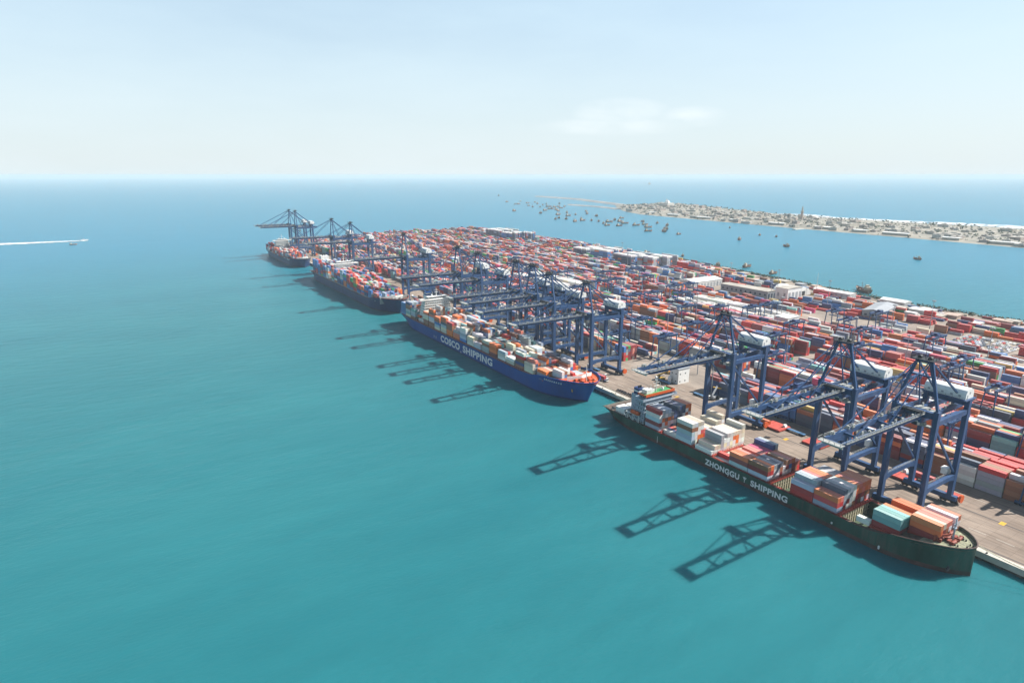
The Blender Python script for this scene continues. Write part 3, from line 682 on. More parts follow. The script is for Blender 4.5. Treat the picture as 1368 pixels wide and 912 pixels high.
def make_ship(name, label, group, loc, Lg, B, zd, zb, rake, hullm, bootm, boot_z, deckm, rail_m, holes=(), cargo=(0.1, 0.9), bow_deck=None):
    root = empty(name, loc, label, 'ship', group)
    deckz, half, yy = hull_fns(Lg, B, zd, zb, rake)
    ts = [0, .004, .01, .02, .032, .046, .062, .08, .1, .12, .14, .16, .2] + [.2 + .68 * i / 16 for i in range(1, 17)] + [.9, .92, .94, .96, .98, 1.0]
    bul = lambda t: 0.25 + 1.15 * smooth((0.15 - t) / 0.03)
    m = MB(); rows = []
    qs = None
    for t in ts:
        top = deckz(t) + bul(t); zl = [-0.6, boot_z] + [boot_z + (top - boot_z) * k / 5 for k in range(1, 6)]
        r = []
        for s in (-1, 1):
            rr_ = []
            for z in zl:
                q = max(0, z) / top; m.v.append((s * max(half(t, q), 0.12), yy(t, q), z)); rr_.append(len(m.v) - 1)
            r.append(rr_)
        rows.append(r)
    for a, b_ in zip(rows[:-1], rows[1:]):
        for s in (0, 1):
            for k in range(6):
                f = (a[s][k], b_[s][k], b_[s][k + 1], a[s][k + 1]); m.quad(f if s == 1 else f[::-1], 1 if k == 0 else 0)
    for k in range(6):
        m.quad((rows[0][0][k], rows[0][1][k], rows[0][1][k + 1], rows[0][0][k + 1]), 1 if k == 0 else 0)
        m.quad((rows[-1][1][k], rows[-1][0][k], rows[-1][0][k + 1], rows[-1][1][k + 1]), 1 if k == 0 else 0)
    h = ob('hull', m, [hullm, bootm], root)
    for p in h.data.polygons: p.use_smooth = True
    h.data.update()
    # rail cap along the sheer line
    m = MB()
    for s in (0, 1):
        for a, b_ in zip(rows[:-1], rows[1:]):
            p = h.data.vertices[a[s][6]].co; q = h.data.vertices[b_[s][6]].co; m.bar(p, q, 0.45, 0.22)
    ob('gunwale', m, rail_m, root)
    # deck with open holds
    m = MB(); tset = sorted(set(ts + [e / Lg for hh in holes for e in hh[:2]]))
    def hx(t): return max(0.1, half(t, 0.97) - 0.05)
    for a, b_ in zip(tset[:-1], tset[1:]):
        mid = (a + b_) / 2 * Lg; hole = next((hh for hh in holes if hh[0] < mid < hh[1]), None)
        za, zb2 = deckz(a) + (0 if a > .15 else 0) , deckz(b_)
        mi = 1 if (a + b_) / 2 < 0.075 else 0
        if hole is None:
            m.poly([(-hx(a), yy(a, .97), za), (hx(a), yy(a, .97), za), (hx(b_), yy(b_, .97), zb2), (-hx(b_), yy(b_, .97), zb2)], mi)
        else:
            i_ = hole[2]
            for s in (-1, 1):
                pts = [(s * i_, yy(a, .97), za), (s * hx(a), yy(a, .97), za), (s * hx(b_), yy(b_, .97), zb2), (s * i_, yy(b_, .97), zb2)]
                m.poly(pts if s > 0 else pts[::-1], mi)
    ob('deck', m, [deckm, bow_deck or deckm], root)
    for y0, y1, i_ in holes:
        m = MB(); z1 = zd; z0 = 0.2
        m.poly([(-i_, y0, z0), (i_, y0, z0), (i_, y1, z0), (-i_, y1, z0)])
        m.poly([(-i_, y0, z0), (-i_, y1, z0), (-i_, y1, z1), (-i_, y0, z1)]); m.poly([(i_, y0, z0), (i_, y0, z1), (i_, y1, z1), (i_, y1, z0)])
        m.poly([(-i_, y1, z0), (i_, y1, z0), (i_, y1, z1), (-i_, y1, z1)]); m.poly([(-i_, y0, z0), (-i_, y0, z1), (i_, y0, z1), (i_, y0, z0)])
        ho = ob('cargo_hold', m, M['hold'], root)
        m = MB(); k = -i_ + 0.7
        while k < i_: m.box(k - 0.42, k + 0.42, y1 - 0.5, y1 - 0.02, z0, z1 + 0.3); m.box(k - .2, k + .2, y0 + 0.02, y0 + 0.4, z0, z1 + .3); k += 2.05
        for zz in (3.4, 5.4): m.box(-i_, i_, y1 - 0.32, y1 - 0.03, zz, zz + 0.25)
        ob('bulkhead_stiffeners', m, M['cream'], ho)
    root['deck_z'] = zd
    return root, deckz, half, yy

def text_part(root, body, x, y_start, y_end, z0, height, m, name='lettering', bold=0.04):
    cu = bpy.data.curves.new(name, 'FONT'); cu.body = body; cu.extrude = 0.0; cu.offset = bold; cu.space_character = 1.08
    to = bpy.data.objects.new('text_source', cu); COL.objects.link(to)
    bpy.context.view_layer.update()
    me = bpy.data.meshes.new_from_object(to.evaluated_get(bpy.context.evaluated_depsgraph_get()))
    COL.objects.unlink(to); bpy.data.objects.remove(to)
    xs = [v.co.x for v in me.vertices]; ys = [v.co.y for v in me.vertices]; a, b_, c, d = min(xs), max(xs), min(ys), max(ys)
    for v in me.vertices:
        fx = (v.co.x - a) / (b_ - a); fy = (v.co.y - c) / (d - c)
        v.co = (x, y_start + (y_end - y_start) * fx, z0 + height * fy)
    me.materials.clear(); me.materials.append(m); me.name = name; me.update()
    return link(name, me, root)

def winch(m, x, y, z, s=1.0):
    m.cyl((x - 1.5 * s, y, z + 0.8 * s), (x + 1.5 * s, y, z + 0.8 * s), 0.75 * s, 10); m.box(x - 1.9 * s, x - 1.5 * s, y - .8 * s, y + .8 * s, z, z + 1.6 * s)
    m.box(x + 1.5 * s, x + 1.9 * s, y - .8 * s, y + .8 * s, z, z + 1.6 * s); m.box(x - 1.2 * s, x + 1.2 * s, y + 1.0 * s, y + 2.2 * s, z, z + 1.2 * s)
def forecastle(root, y0, z, width, m_gear, foremast_y, m_mast, breakwater_y, m_bw, bw_half):
    for (x, y) in ((-width * .35, y0 + 6.5), (width * .35, y0 + 6.5), (-width * .1, y0 + 9.5), (width * .55, y0 + 10.5), (-width * .6, y0 + 10.5)):
        m = MB(); winch(m, x, y, z); ob('windlass', m, m_gear, root)
    m = MB()
    for (x, y) in ((-1.5, y0 + 1.5), (1.5, y0 + 1.5), (-width * .5, y0 + 5), (width * .5, y0 + 5), (-width * .75, y0 + 12), (width * .75, y0 + 12)):
        for q in (-.5, .5): m.cyl((x, y + q, z), (x, y + q, z + 1.0), 0.3, 8)
    ob('bollards', m, M['dark'], root)
    m = MB(); m.cyl((0, foremast_y, z), (0, foremast_y, z + 11), 0.45, 8, 0.2); m.bar((-1.5, foremast_y, z + 8), (1.5, foremast_y, z + 8), 0.2); m.box(-.7, .7, foremast_y - .6, foremast_y + .6, z + 6, z + 6.2)
    ob('foremast', m, m_mast, root)
    m = MB(); m.prism([(-bw_half, breakwater_y + 1.5), (0, breakwater_y - 1.2), (bw_half, breakwater_y + 1.5), (bw_half, breakwater_y + 1.9), (0, breakwater_y - .8), (-bw_half, breakwater_y + 1.9)], 'z', z, z + 2.6)
    ob('breakwater', m, m_bw, root)
    m = MB()
    for k in range(7): m.bar((-width * .5 + k * width / 6, y0 + 3.5 + 2.2 * abs(k - 3), z + 0.12), (-width * .3 + k * width / 8, y0 + 9, z + 0.12), 0.28, 0.2)
    ob('anchor_chains', m, M['dark'], root)
def house(root, y0, y1, hw, z0, nd, m_wall, wing_half, wing_m=None, deck_m=None, dh=2.75, funnel=None, top=None):
    blk = MB()
    for k in range(nd):
        s_ = 0.35 * k; blk.box(-hw + s_, hw - s_, y0 + .12 * k, y1 - 0.5 * k, z0 + k * dh, z0 + (k + 1) * dh - 0.22)
    acc = ob('accommodation_block', blk, m_wall, root)
    for k in range(nd):
        m = MB(); m.box(-hw - .5 + .35 * k, hw + .5 - .35 * k, y0 - 0.5, y1 + 1.6 - .5 * k, z0 + (k + 1) * dh - 0.22, z0 + (k + 1) * dh); ob('deck_floor', m, m_wall, acc)
    m = MB()
    for k in range(nd - 1):
        z = z0 + k * dh + 1.0; x = -hw + 1.4 + .35 * k
        while x < hw - 1.0 - .35 * k: m.box(x, x + 0.85, y0 + .12 * k - 0.05, y0 + .12 * k + .05, z, z + 0.95); x += 2.1
        y = y0 + 1.2
        while y < y1 - 1.5 - .5 * k:
            for s in (-1, 1): m.box(s * (hw - .35 * k) - .05, s * (hw - .35 * k) + .05, y, y + .8, z, z + .9)
            y += 2.2
    ob('cabin_windows', m, M['glass'], acc)
    zb_ = z0 + nd * dh
    wf = .62 if top is None else .93
    m = MB(); m.box(-hw * wf, hw * wf, y0 - .2, y0 + 6.2, zb_, zb_ + 2.7); wh = ob('wheelhouse', m, m_wall, root)
    m = MB(); x = -hw * wf + .3
    while x < hw * wf - .5: m.box(x, x + 1.15, y0 - .26, y0 - .18, zb_ + 1.15, zb_ + 2.25); x += 1.4
    for s in (-1, 1):
        for q in range(4): m.box(s * hw * wf - .05, s * hw * wf + .05, y0 + .3 + q * 1.45, y0 + 1.45 + q * 1.45, zb_ + 1.15, zb_ + 2.25)
    ob('bridge_windows', m, M['glass'], wh)
    m = MB(); m.box(-hw * (wf + .04), hw * (wf + .04), y0 - .7, y0 + 6.8, zb_ + 2.7, zb_ + 2.95); ob('wheelhouse_roof', m, M[top[0]] if top else (deck_m or m_wall), wh)
    if top:
        e = hw * (wf + .04)
        m = MB(); m.box(-e - .1, e + .1, y0 - .9, y0 - .7, zb_ + 2.2, zb_ + 4.0)
        for s in (-1, 1): xa, xb = sorted((s * e, s * (e + .2))); m.box(xa, xb, y0 - .7, y0 + 6.8, zb_ + 2.4, zb_ + 3.7)
        ob('roof_parapet', m, M[top[1]], wh)
        m = MB(); m.box(-9.5, -4.5, y0 + 2, y0 + 6.5, zb_ + 2.95, zb_ + 5.6); m.box(-3.6, -1.6, y0 + 3, y0 + 6, zb_ + 2.95, zb_ + 5.0); ob('radio_room', m, M['white'], wh)
    m = MB(); m.box(-wing_half, wing_half, y0 - 0.8, y0 + 4.2, zb_ - 0.3, zb_ - 0.02); wd = ob('bridge_wing', m, deck_m or m_wall, root)
    m = MB()
    for ya, yb in ((y0 - .95, y0 - .8), (y0 + 4.2, y0 + 4.35)):
        for s in (-1, 1): xa, xb = sorted((s * hw * (wf + .02), s * wing_half)); m.box(xa, xb, ya, yb, zb_ - 0.5, zb_ + 1.1)
    for s in (-1, 1): xa, xb = sorted((s * wing_half, s * (wing_half + .15))); m.box(xa, xb, y0 - .95, y0 + 4.35, zb_ - 0.5, zb_ + 1.1)
    ob('wing_bulwark', m, wing_m or m_wall, wd)
    m = MB()
    for s in (-1, 1): m.bar((s * (wing_half - 1), y0 + 1.8, zb_ - .4), (s * (hw - 1), y0 + 1.8, zb_ - 4.2), .4)
    ob('wing_struts', m, m_wall, wd)
    z = zb_ + 2.95
    m = MB(); m.cyl((0, y0 + 3.4, z), (0, y0 + 3.4, z + 9.5), 0.5, 8, 0.2); m.bar((-2.6, y0 + 3.4, z + 6), (2.6, y0 + 3.4, z + 6), .22); m.bar((-2, y0 + 3.1, z + 4), (2, y0 + 3.1, z + 4), .5, .3)
    m.bar((0, y0 + 2.2, z + 7.6), (0, y0 + 4.8, z + 7.6), .4, .25)
    for x in (-4.2, 4.2): m.cyl((x, y0 + 4, z), (x, y0 + 4, z + 5.0), .14, 6)
    ob('radar_mast', m, M['white'], root)
    for x in (-5.5, 5.5):
        m = MB(); m.cyl((x, y0 + 3, z), (x, y0 + 3, z + 1.1), .5, 8); m.cyl((x, y0 + 3, z + 1.1), (x, y0 + 3, z + 2.2), .95, 10, .35); ob('satellite_dome', m, M['white'], root)
    for s in (-1, 1):
        m = MB(); x = s * (hw + 1.0); ym = (y0 + y1) / 2 + 1.5; zl = z0 + 2 * dh
        m.prism([(-1.1, 0.6), (-.9, 0), (.9, 0), (1.1, .6), (1.0, 1.6), (.4, 2.2), (-.4, 2.2), (-1.0, 1.6)], 'y', ym - 3.4, ym + 3.4)
        for i in range(len(m.v) - 16, len(m.v)): m.v[i] = (m.v[i][0] + x, m.v[i][1], m.v[i][2] + zl)
        ob('lifeboat', m, M['orange'], root)
    if funnel:
        fy, fx, ft, fm = funnel
        m = MB(); m.box(fx - 3.2, fx + 3.2, fy, fy + 6.5, z0, ft - 4.0); cs = ob('engine_casing', m, m_wall, root)
        m = MB(); m.prism([(fx - 2.6, fy + .4), (fx + 2.6, fy + .4), (fx + 2.6, fy + 5.2), (fx + 1.4, fy + 6.1), (fx - 1.4, fy + 6.1), (fx - 2.6, fy + 5.2)], 'z', ft - 4.0, ft); fo = ob('funnel', m, fm, root)
        m = MB(); m.box(fx - 2.66, fx + 2.66, fy + .34, fy + 5.25, ft - 2.4, ft - 1.4); ob('funnel_band', m, M['white'], fo)
        m = MB()
        for q in (-1, 0.2, 1.2): m.cyl((fx + q, fy + 2.5, ft), (fx + q, fy + 2.8, ft + 1.6), .4, 8)
        ob('exhaust_pipes', m, M['dark'], fo)
def railing(root, pts, m_, name='deck_railing', h=1.1, step=2.5):
    m = MB()
    for p, q in zip(pts[:-1], pts[1:]):
        p, q = Vector(p), Vector(q); n = max(1, int((q - p).length / step))
        for i in range(n + 1): a = p.lerp(q, i / n); m.bar(a, a + Vector((0, 0, h)), .1)
        for hh in (h, h * .5): m.bar(p + Vector((0, 0, hh)), q + Vector((0, 0, hh)), .1)
    ob(name, m, m_, root)
def mooring(root, pairs):
    m = MB()
    for p, q in pairs:
        p, q = Vector(p), Vector(q); last = p
        for i in range(1, 9):
            t = i / 8; a = p.lerp(q, t) - Vector((0, 0, 1.2 * math.sin(math.pi * t))); m.bar(last, a, .16); last = a
    ob('mooring_lines', m, M['cream'], root)

# ---- green ship
GU = 89.0; GX = 282.6
gr, gdz, ghf, gyy = make_ship('container_ship', 'dark green container ship with ZHONGGU SHIPPING lettering along its side', 'container ships moored along the quay', (GX, GU, 0), 213, 29.6, 7.45, 12.4, 0.2,
    M['hull_green'], M['boot_brown'], 2.1, M['deck'], M['boot_brown'], holes=[(37.4, 50.0, 12.6), (75.6, 87.4, 12.9), (112.9, 125.1, 12.9), (153, 165.4, 12.9)], bow_deck=M['deck_pale'])
XS = -14.86
text_part(gr, 'ZHONGGU', XS, 217.4 - GU, 193.8 - GU, 1.95, 3.5, M['letter'])
text_part(gr, 'SHIPPING', XS, 186.6 - GU, 164.6 - GU, 1.95, 3.5, M['letter'])
m = MB(); ye = 190.4 - GU
m.box(XS - .02, XS + .02, ye - .16, ye + .16, 2.2, 3.9)
for s in (-1, 1): m.bar((XS, ye, 3.7), (XS, ye + s * 1.0, 5.2), .05, .34)
m.cyl((XS - .02, ye, 4.9), (XS + .02, ye, 4.9), .45, 10)
ob('hull_emblem', m, M['letter'], gr)
for s in (-1, 1):
    x = s * 13.3; a, b_ = sorted((x, x + s * .8)); m = MB(); m.box(a, b_, 46, 178.5, 6.9, 7.75); ob('hatch_coaming', m, M['red'], gr)
for (ya, yb) in ((50.2, 62.7), (62.8, 75.4), (87.6, 100.1), (100.2, 112.8), (125.2, 138.4), (138.6, 152.6), (165.6, 178.4)):
    m = MB(); z = 7.94 if ya < 130 or ya > 160 else (7.94 if ya < 138.5 else 8.74)
    m.box(-12.9, 12.9, ya, yb - .2, 7.2, z)
    for k in range(6): m.box(-12.9 + 4.3 * k, -12.9 + 4.3 * k + .3, ya, yb - .2, z, z + .05)
    ob('hatch_cover', m, M['redlead'], gr)
for yb, hh in ((50.6, 0), (87.9, 0), (125.9, 0), (166.0, 0)):
    m = MB(); m.box(-13.4, 13.4, yb - 1.3, yb - .5, 7.5, 8.5)
    lb = ob('lashing_bridge', m, M['redlead'], gr)
    m = MB()
    for k in range(14): m.bar((-13.2 + k * 2.03, yb - 1.35, 8.5), (-13.2 + k * 2.03, yb - 1.35, 9.6), .14)
    m.bar((-13.2, yb - 1.35, 9.6), (13.2, yb - 1.35, 9.6), .14)
    ob('handrail', m, M['red'], lb)
# shelf under the two bow bays
m = MB(); m.box(-12.2, 9.5, 24.0, 37.2, 8.0, 9.36); m.box(-6.0, 11.0, 11.2, 23.6, 10.0, 11.56); ob('hatch_cover', m, M['red'], gr)
forecastle(gr, 0.6, 12.2, 7.5, M['gunwale_red'], 8.6, M['pale_blue'], 11.0, M['gunwale_red'], 7.5)
house(gr, 180.8, 191.5, 13.0, 7.0, 6, M['pale_blue'], 14.9, M['pale_blue'], M['pale_blue'], funnel=(193.4, -3.0, 26.0, M['funnel']), top=('green_deck', 'orange'))
for bxx in ((-12.8, -5.5, 199, 207.5, 7.0, 11.5), (-3.5, 3.5, 201, 208, 7.0, 11.0), (6, 12, 200, 207, 7.0, 10.2)):
    m = MB(); m.box(*bxx); ob('deck_house', m, M['white'], gr)
m = MB()
for x in (-10, -4, 4, 10): winch(m, x, 211.5, 7.46, .9)
ob('stern_winches', m, M['dark'], gr)
railing(gr, [(-13.6, 180, 7.46), (-13.3, 200, 7.46), (-12.9, 216.5, 7.46), (12.9, 216.5, 7.46)], M['rail_grey'])
railing(gr, [(-14.4, 48, 7.5), (-14.4, 178, 7.5)], M['red'], step=3)
m = MB()
for k in range(3): m.box(-14.4, -13.6, 184 + k * 5.2, 184.3 + k * 5.2, 7, 12); m.box(-14.5, -14.3, 184 + k * 5.2, 189 + k * 5.2, 9.4, 9.6); m.bar((-14.4, 184 + k * 5.2, 7), (-14.4, 189 + k * 5.2, 12), .2)
m.box(-14.5, -13.4, 184, 196, 11.9, 12.1); ob('side_gallery', m, M['white'], gr)
m = MB(); m.cyl((-10.4, 4.5, 6.0), (-11.2, 4.3, 4.6), .5, 6); m.bar((-11.9, 4.0, 4.6), (-10.3, 5.4, 4.6), .4, .5); ob('anchor', m, M['dark'], gr)
m = MB(); m.bar((-14.95, 112, 1.2), (-14.95, 112, 5.0), .22); m.bar((-14.95, 166, 1.0), (-14.95, 166, 5.0), .22); m.bar((-14.95, 30, 1.5), (-14.95, 30, 3.0), .6); m.bar((-14.9, 52, 2.8), (-14.9, 52, 3.6), .7); ob('draught_marks', m, M['letter'], gr)
mooring(gr, [((5.0, 3, 12.8), (QV + 1 - GX, -26, QZ + .5)), ((3.0, 0, 12.8), (QV + 1 - GX, -36, QZ + .5)), ((10, 14, 12.4), (QV + 1 - GX, 24, QZ + .5)), ((11, 214, 7.4), (QV + 1 - GX, 236, QZ + .5)), ((8, 218, 7.4), (QV + 1 - GX, 246, QZ + .5))])

# ---- bright blue ship
BU = 337.0; BX = 278.2
br, bdz, bhf, byy = make_ship('container_ship', 'bright blue container ship with COSCO SHIPPING lettering along its side', 'container ships moored along the quay', (BX, BU, 0), 306, 40.2, 10.6, 15.6, 8.0,
    M['hull_blue'], M['boot_blue'], 1.3, M['deck'], M['hull_blue'], bow_deck=M['bow_orange'])
XB = -20.16
text_part(br, 'COSCO', XB, 542.5 - BU, 502.0 - BU, 2.7, 6.6, M['letter'])
text_part(br, 'SHIPPING', XB, 495.8 - BU, 441.5 - BU, 2.7, 6.6, M['letter'])
m = MB(); m.bar((XB, 500.2 - BU, 2.7), (XB, 499.4 - BU, 1.2), .05, .9)
for yq in (553, 557.5): m.box(XB - .02, XB + .02, yq - BU, yq + .7 - BU, 3.2, 5.6)
ob('hull_marks', m, M['letter'], br)
m = MB()
for i in range(9):     # small ship's name on the bow flare, followed by a lozenge emblem
    t = 0.052 + i * 0.0052; z = 13.2; q = z / (bdz(t) + 1.4); m.bar((-bhf(t, q) - .12, byy(t, q), z - .55), (-bhf(t, q) - .12, byy(t, q), z + .55), .5, .75)
ob('bow_name', m, M['letter'], br)
m = MB(); t = 0.030; z = 9.0; q = z / (bdz(t) + 1.4); cx_, cy_ = -bhf(t, q) - .35, byy(t, q)
m.poly([(cx_ - .5, cy_, z + 2), (cx_ - .05, cy_ - 1.2, z), (cx_ + .35, cy_, z - 2), (cx_ - .05, cy_ + 1.2, z)]); ob('bow_emblem', m, M['yellow'], br)
for s in (-1, 1):
    a, b_ = sorted((s * 18.4, s * 19.2)); m = MB(); m.box(a, b_, 30, 296, 10.6, 12.0); ob('hatch_coaming', m, M['red'], br)
for y0 in blue_y:
    m = MB(); hw_ = 18.2 if y0 > 385 else (11.5 if y0 < 360 else 15.5); m.box(-hw_, hw_, y0 - BU, y0 + 12.05 - BU, 11.2, 12.36); ob('hatch_cover', m, M['redlead'], br)
for y0 in (379.7, 407.2, 434.7, 462.2, 489.7, 517.2, 544.7, 571.7, 604.6):
    m = MB()
    for k in range(16): m.box(-18.8 + k * 2.5, -18.5 + k * 2.5, y0 - BU - .3, y0 - BU + .3, 11, 17.5)
    m.box(-18.8, 18.8, y0 - BU - .4, y0 - BU + .4, 17.5, 17.7); m.box(-18.8, 18.8, y0 - BU - .4, y0 - BU + .4, 14.4, 14.6); ob('lashing_bridge', m, M['rail_grey'], br)
forecastle(br, -5.5, 15.6, 10.0, M['bow_orange'], 2.0, M['white'], 8.5, M['white'], 11.5)
house(br, 252.4, 265, 17.0, 10.8, 9, M['white'], 20.2, M['white'], M['white'], funnel=(286.5 - 18, -3.0, 41.0, M['hull_blue']))
railing(br, [(-19.6, 30, 10.9), (-19.8, 296, 10.9)], M['rail_grey'], step=4)
mooring(br, [((6, 2, 17.6), (QV + 1 - BX, -24, QZ + .5)), ((4, -2, 17.6), (QV + 1 - BX, -34, QZ + .5))])

# ---- dark navy ship and the far ship
NU = 697.0; NX = 277.8
nr, ndz, nhf, nyy = make_ship('container_ship', 'dark navy container ship loaded high with red and blue containers', 'container ships moored along the quay', (NX, NU, 0), 330, 40.4, 11.5, 17.5, 10,
    M['hull_navy'], M['hull_slate'], 1.4, M['deck'], M['red'])
forecastle(nr, -7, 17.5, 9, M['rail_grey'], 3, M['white'], 12, M['white'], 11)
house(nr, 207.5, 219, 16.5, 11.5, 9, M['white'], 20.5)
m = MB(); m.box(-9, 9, 306, 322, 11.5, 30); m.box(-6, 6, 308, 320, 30, 37); fz = ob('engine_casing', m, M['white'], nr)
m = MB(); m.cyl((-2, 314, 37), (-2, 314, 40), .9, 8); m.cyl((2, 314, 37), (2, 314, 40), .9, 8); ob('exhaust_pipes', m, M['dark'], fz)
for y0 in s3_y[::2]:
    m = MB(); m.box(-19, 19, y0 - 1.6 - NU, y0 - .6 - NU, 11, 19); ob('lashing_bridge', m, M['rail_grey'], nr)
for s in (-1, 1):
    a, b_ = sorted((s * 18.4, s * 19.2)); m = MB(); m.box(a, b_, 30, 300, 11.5, 12.9); ob('hatch_coaming', m, M['rail_grey'], nr)
FU = 1152.0; FX = 280.5
fr, fdz, fhf, fyy = make_ship('container_ship', 'far slate grey container ship with white deckhouse at the quay end', 'container ships moored along the quay', (FX, FU, 0), 243, 36, 10, 15.5, 8,
    M['hull_navy'], M['hull_slate'], 1.4, M['deck'], M['rail_grey'])
forecastle(fr, -6, 15.5, 8, M['rail_grey'], 3, M['white'], 9, M['white'], 10)
house(fr, 163, 176, 15, 10, 9, M['white'], 18.2, funnel=(180, 0, 36, M['red']))
for s in (-1, 1):
    a, b_ = sorted((s * 16.4, s * 17.2)); m = MB(); m.box(a, b_, 24, 236, 10, 11.4); ob('hatch_coaming', m, M['rail_grey'], fr)

# ------------------------------------------------------------------ things on the quay and in the yard
def make_rtg():
    root = empty('yard_gantry_crane', (0, 0, QZ), cat='gantry crane', group='rubber tyred gantry cranes in the yard')
    for x in (-1.6, 21.4):
        for y in (-4.2, 4.2):
            m = MB(); m.bar((x, y, 1.5), (x + (0.6 if x < 0 else -0.6), y * .72, 19.6), .65, .75); ob('leg', m, M['navy'], root)
        m = MB(); m.box(x - .55, x + .55, -6.2, 6.2, 1.0, 2.0); sb = ob('sill_beam', m, M['navy'], root)
        m = MB()
        for y in (-5.4, -3.6, 3.6, 5.4): m.cyl((x - .45, y, .75), (x + .45, y, .75), .75, 10)
        ob('tyres', m, M['rubber'], sb)
    for y in (-2.9, 2.9):
        m = MB(); m.box(-2.6, 22.4, y - .5, y + .5, 19.6, 21.3); g_ = ob('girder', m, M['navy'], root)
        m = MB(); s = 1 if y > 0 else -1
        for k in range(9): m.bar((-2 + k * 3, y + s * .9, 21.3), (-2 + k * 3, y + s * .9, 22.5), .1)
        m.bar((-2, y + s * .9, 22.5), (22, y + s * .9, 22.5), .1); m.box(-2, 22, min(y + s * .5, y + s * 1.1), max(y + s * .5, y + s * 1.1), 21.2, 21.3); ob('walkway', m, M['navy'], g_)
    m = MB(); m.box(7, 11, -3.4, 3.4, 21.3, 22.2); m.box(8, 10.0, -1.5, 1.5, 22.2, 23.4); ob('trolley', m, M['funnel'], root)
    m = MB(); m.box(11.6, 13.4, -1, 1, 16.9, 19.2); ob('operator_cab', m, M['white'], root)
    m = MB(); m.box(8.2, 10.6, -6, 6, 15.0, 15.6)
    for y in (-1.5, 1.5): m.bar((9.4, y, 15.6), (9.4, y, 21.3), .12)
    ob('spreader', m, M['navy'], root)
    m = MB(); m.box(22.0, 23.8, -3, 3, 2.1, 4.6); ob('power_pack', m, M['white'], root)
    return root
rtg = make_rtg(); first = True
RT = [(0, 96), (0, 232), (1, 150), (1, 470), (2, 118), (2, 292), (3, 205), (3, 500), (4, 160), (4, 330), (4, 620), (5, 270), (5, 460), (6, 205), (6, 350), (6, 540), (7, 300), (7, 640), (8, 420), (8, 250), (9, 360), (9, 560),
      (10, 330), (10, 700), (1, 610), (2, 560), (3, 760), (5, 720), (1, 800), (2, 920), (4, 860), (6, 820), (0, 700), (0, 880), (1, 1080), (3, 1020), (2, 1200), (5, 960), (7, 900), (10, 1420),
      (0, 410), (1, 380), (2, 440), (3, 400), (5, 200), (5, 540), (6, 440), (6, 640), (7, 420), (7, 520), (8, 330), (8, 560), (0, 560), (1, 540), (2, 660), (3, 620), (0, 620), (4, 720), (1, 700), (2, 780), (9, 640), (6, 730), (8, 700)]
seen = {}
for k, u in RT:
    o = rtg if first else copy_tree(rtg); first = False
    o.location = (BLOCKV[k] + 0.2, u, QZ); n = seen.get(k, 0); seen[k] = n + 1
    o['label'] = 'navy yard gantry crane astride the %s container block from the quay, %s along it' % (ordinal(k), ordinal(n))

def make_pole():
    root = empty('light_mast', (0, 0, QZ), cat='light mast', group='tall light masts over the yard')
    m = MB(); m.cyl((0, 0, 0), (0, 0, 34), .42, 8, .2); ob('pole', m, M['steel'], root)
    m = MB(); m.cyl((0, 0, 33.2), (0, 0, 33.6), 1.5, 10)
    for k in range(6):
        a = k * math.pi / 3; m.box(1.5 * math.cos(a) - .4, 1.5 * math.cos(a) + .4, 1.5 * math.sin(a) - .4, 1.5 * math.sin(a) + .4, 32.6, 33.2)
    ob('lamp_ring', m, M['steel'], root); return root
pole = make_pole(); first = True
for i, (v, u) in enumerate([(358, 205), (358, 290), (358, 420), (358, 520), (388.2, 330), (388.2, 160), (445.5, 290), (445.5, 420), (474, 190), (502.5, 340), (531, 240), (531, 460), (560, 300), (588.5, 395), (617, 215), (617, 560), (646, 310), (674.5, 470),
                            (703, 300), (731.8, 430), (760, 600), (760, 520), (703, 760), (588.5, 700), (502.5, 640), (445.5, 760), (388.2, 900), (531, 980), (817, 900), (645, 1150)]):
    o = pole if first else copy_tree(pole); first = False
    o.location = (v - .6, u, QZ); o['label'] = 'tall grey light mast, %s lane from the quay, %s' % (ordinal(round((v - 358) / 28.6)), 'near the right edge' if u < 240 else 'behind the green ship cranes' if u < 400 else 'behind the blue ship bow' if u < 560 else 'behind the blue ship stern' if u < 720 else 'behind the dark navy ship')

def make_truck():
    root = empty('terminal_tractor', (0, 0, QZ + .012), cat='truck', group='terminal tractors with trailers')
    m = MB(); m.prism([(-8.2, .9), (-8.2, 3.1), (-6.9, 3.1), (-6.4, 1.9), (-6.4, .9)], 'x', -1.15, 1.15); c_ = ob('cab', m, M['white'], root)
    m = MB(); m.box(-1.05, 1.05, -8.25, -8.19, 1.9, 2.9); ob('windscreen', m, M['glass'], c_)
    m = MB(); m.box(-.9, .9, -7.9, 6.6, .75, 1.1); m.box(-1.2, 1.2, -5.2, 6.7, 1.1, 1.45); ob('chassis', m, M['truck_blue'], root)
    m = MB()
    for y in (-7.2, -4.6, 3.6, 4.9, 6.1):
        for s in (-1, 1): xa, xb = sorted((s * .75, s * 1.2)); m.cyl((xa, y, .5), (xb, y, .5), .5, 10)
    ob('wheels', m, M['rubber'], root); return root
truck = make_truck(); first = True; tb = []
for i, (v, u, a) in enumerate([(312, 362, 0), (318, 371, 0), (325, 386, 180), (312, 432, 180), (318.5, 468, 0), (325, 512, 0), (349, 268, 0), (349, 292, 0), (342, 236, 180), (347, 214, 180), (312, 250, 0), (349, 330, 180), (318.5, 590, 0), (312, 690, 0), (325, 760, 180), (347, 470, 0),
                               (312, 820, 0), (347, 640, 180), (318.5, 930, 0), (347, 140, 180)]):
    o = truck if first else copy_tree(truck); first = False
    o.location = (v, u, QZ + .012); o.rotation_euler = (0, 0, R(a))
    o['label'] = 'white cab terminal tractor with blue trailer on the quay apron, %s of its lane list' % ordinal(i)
    tb.append(o)
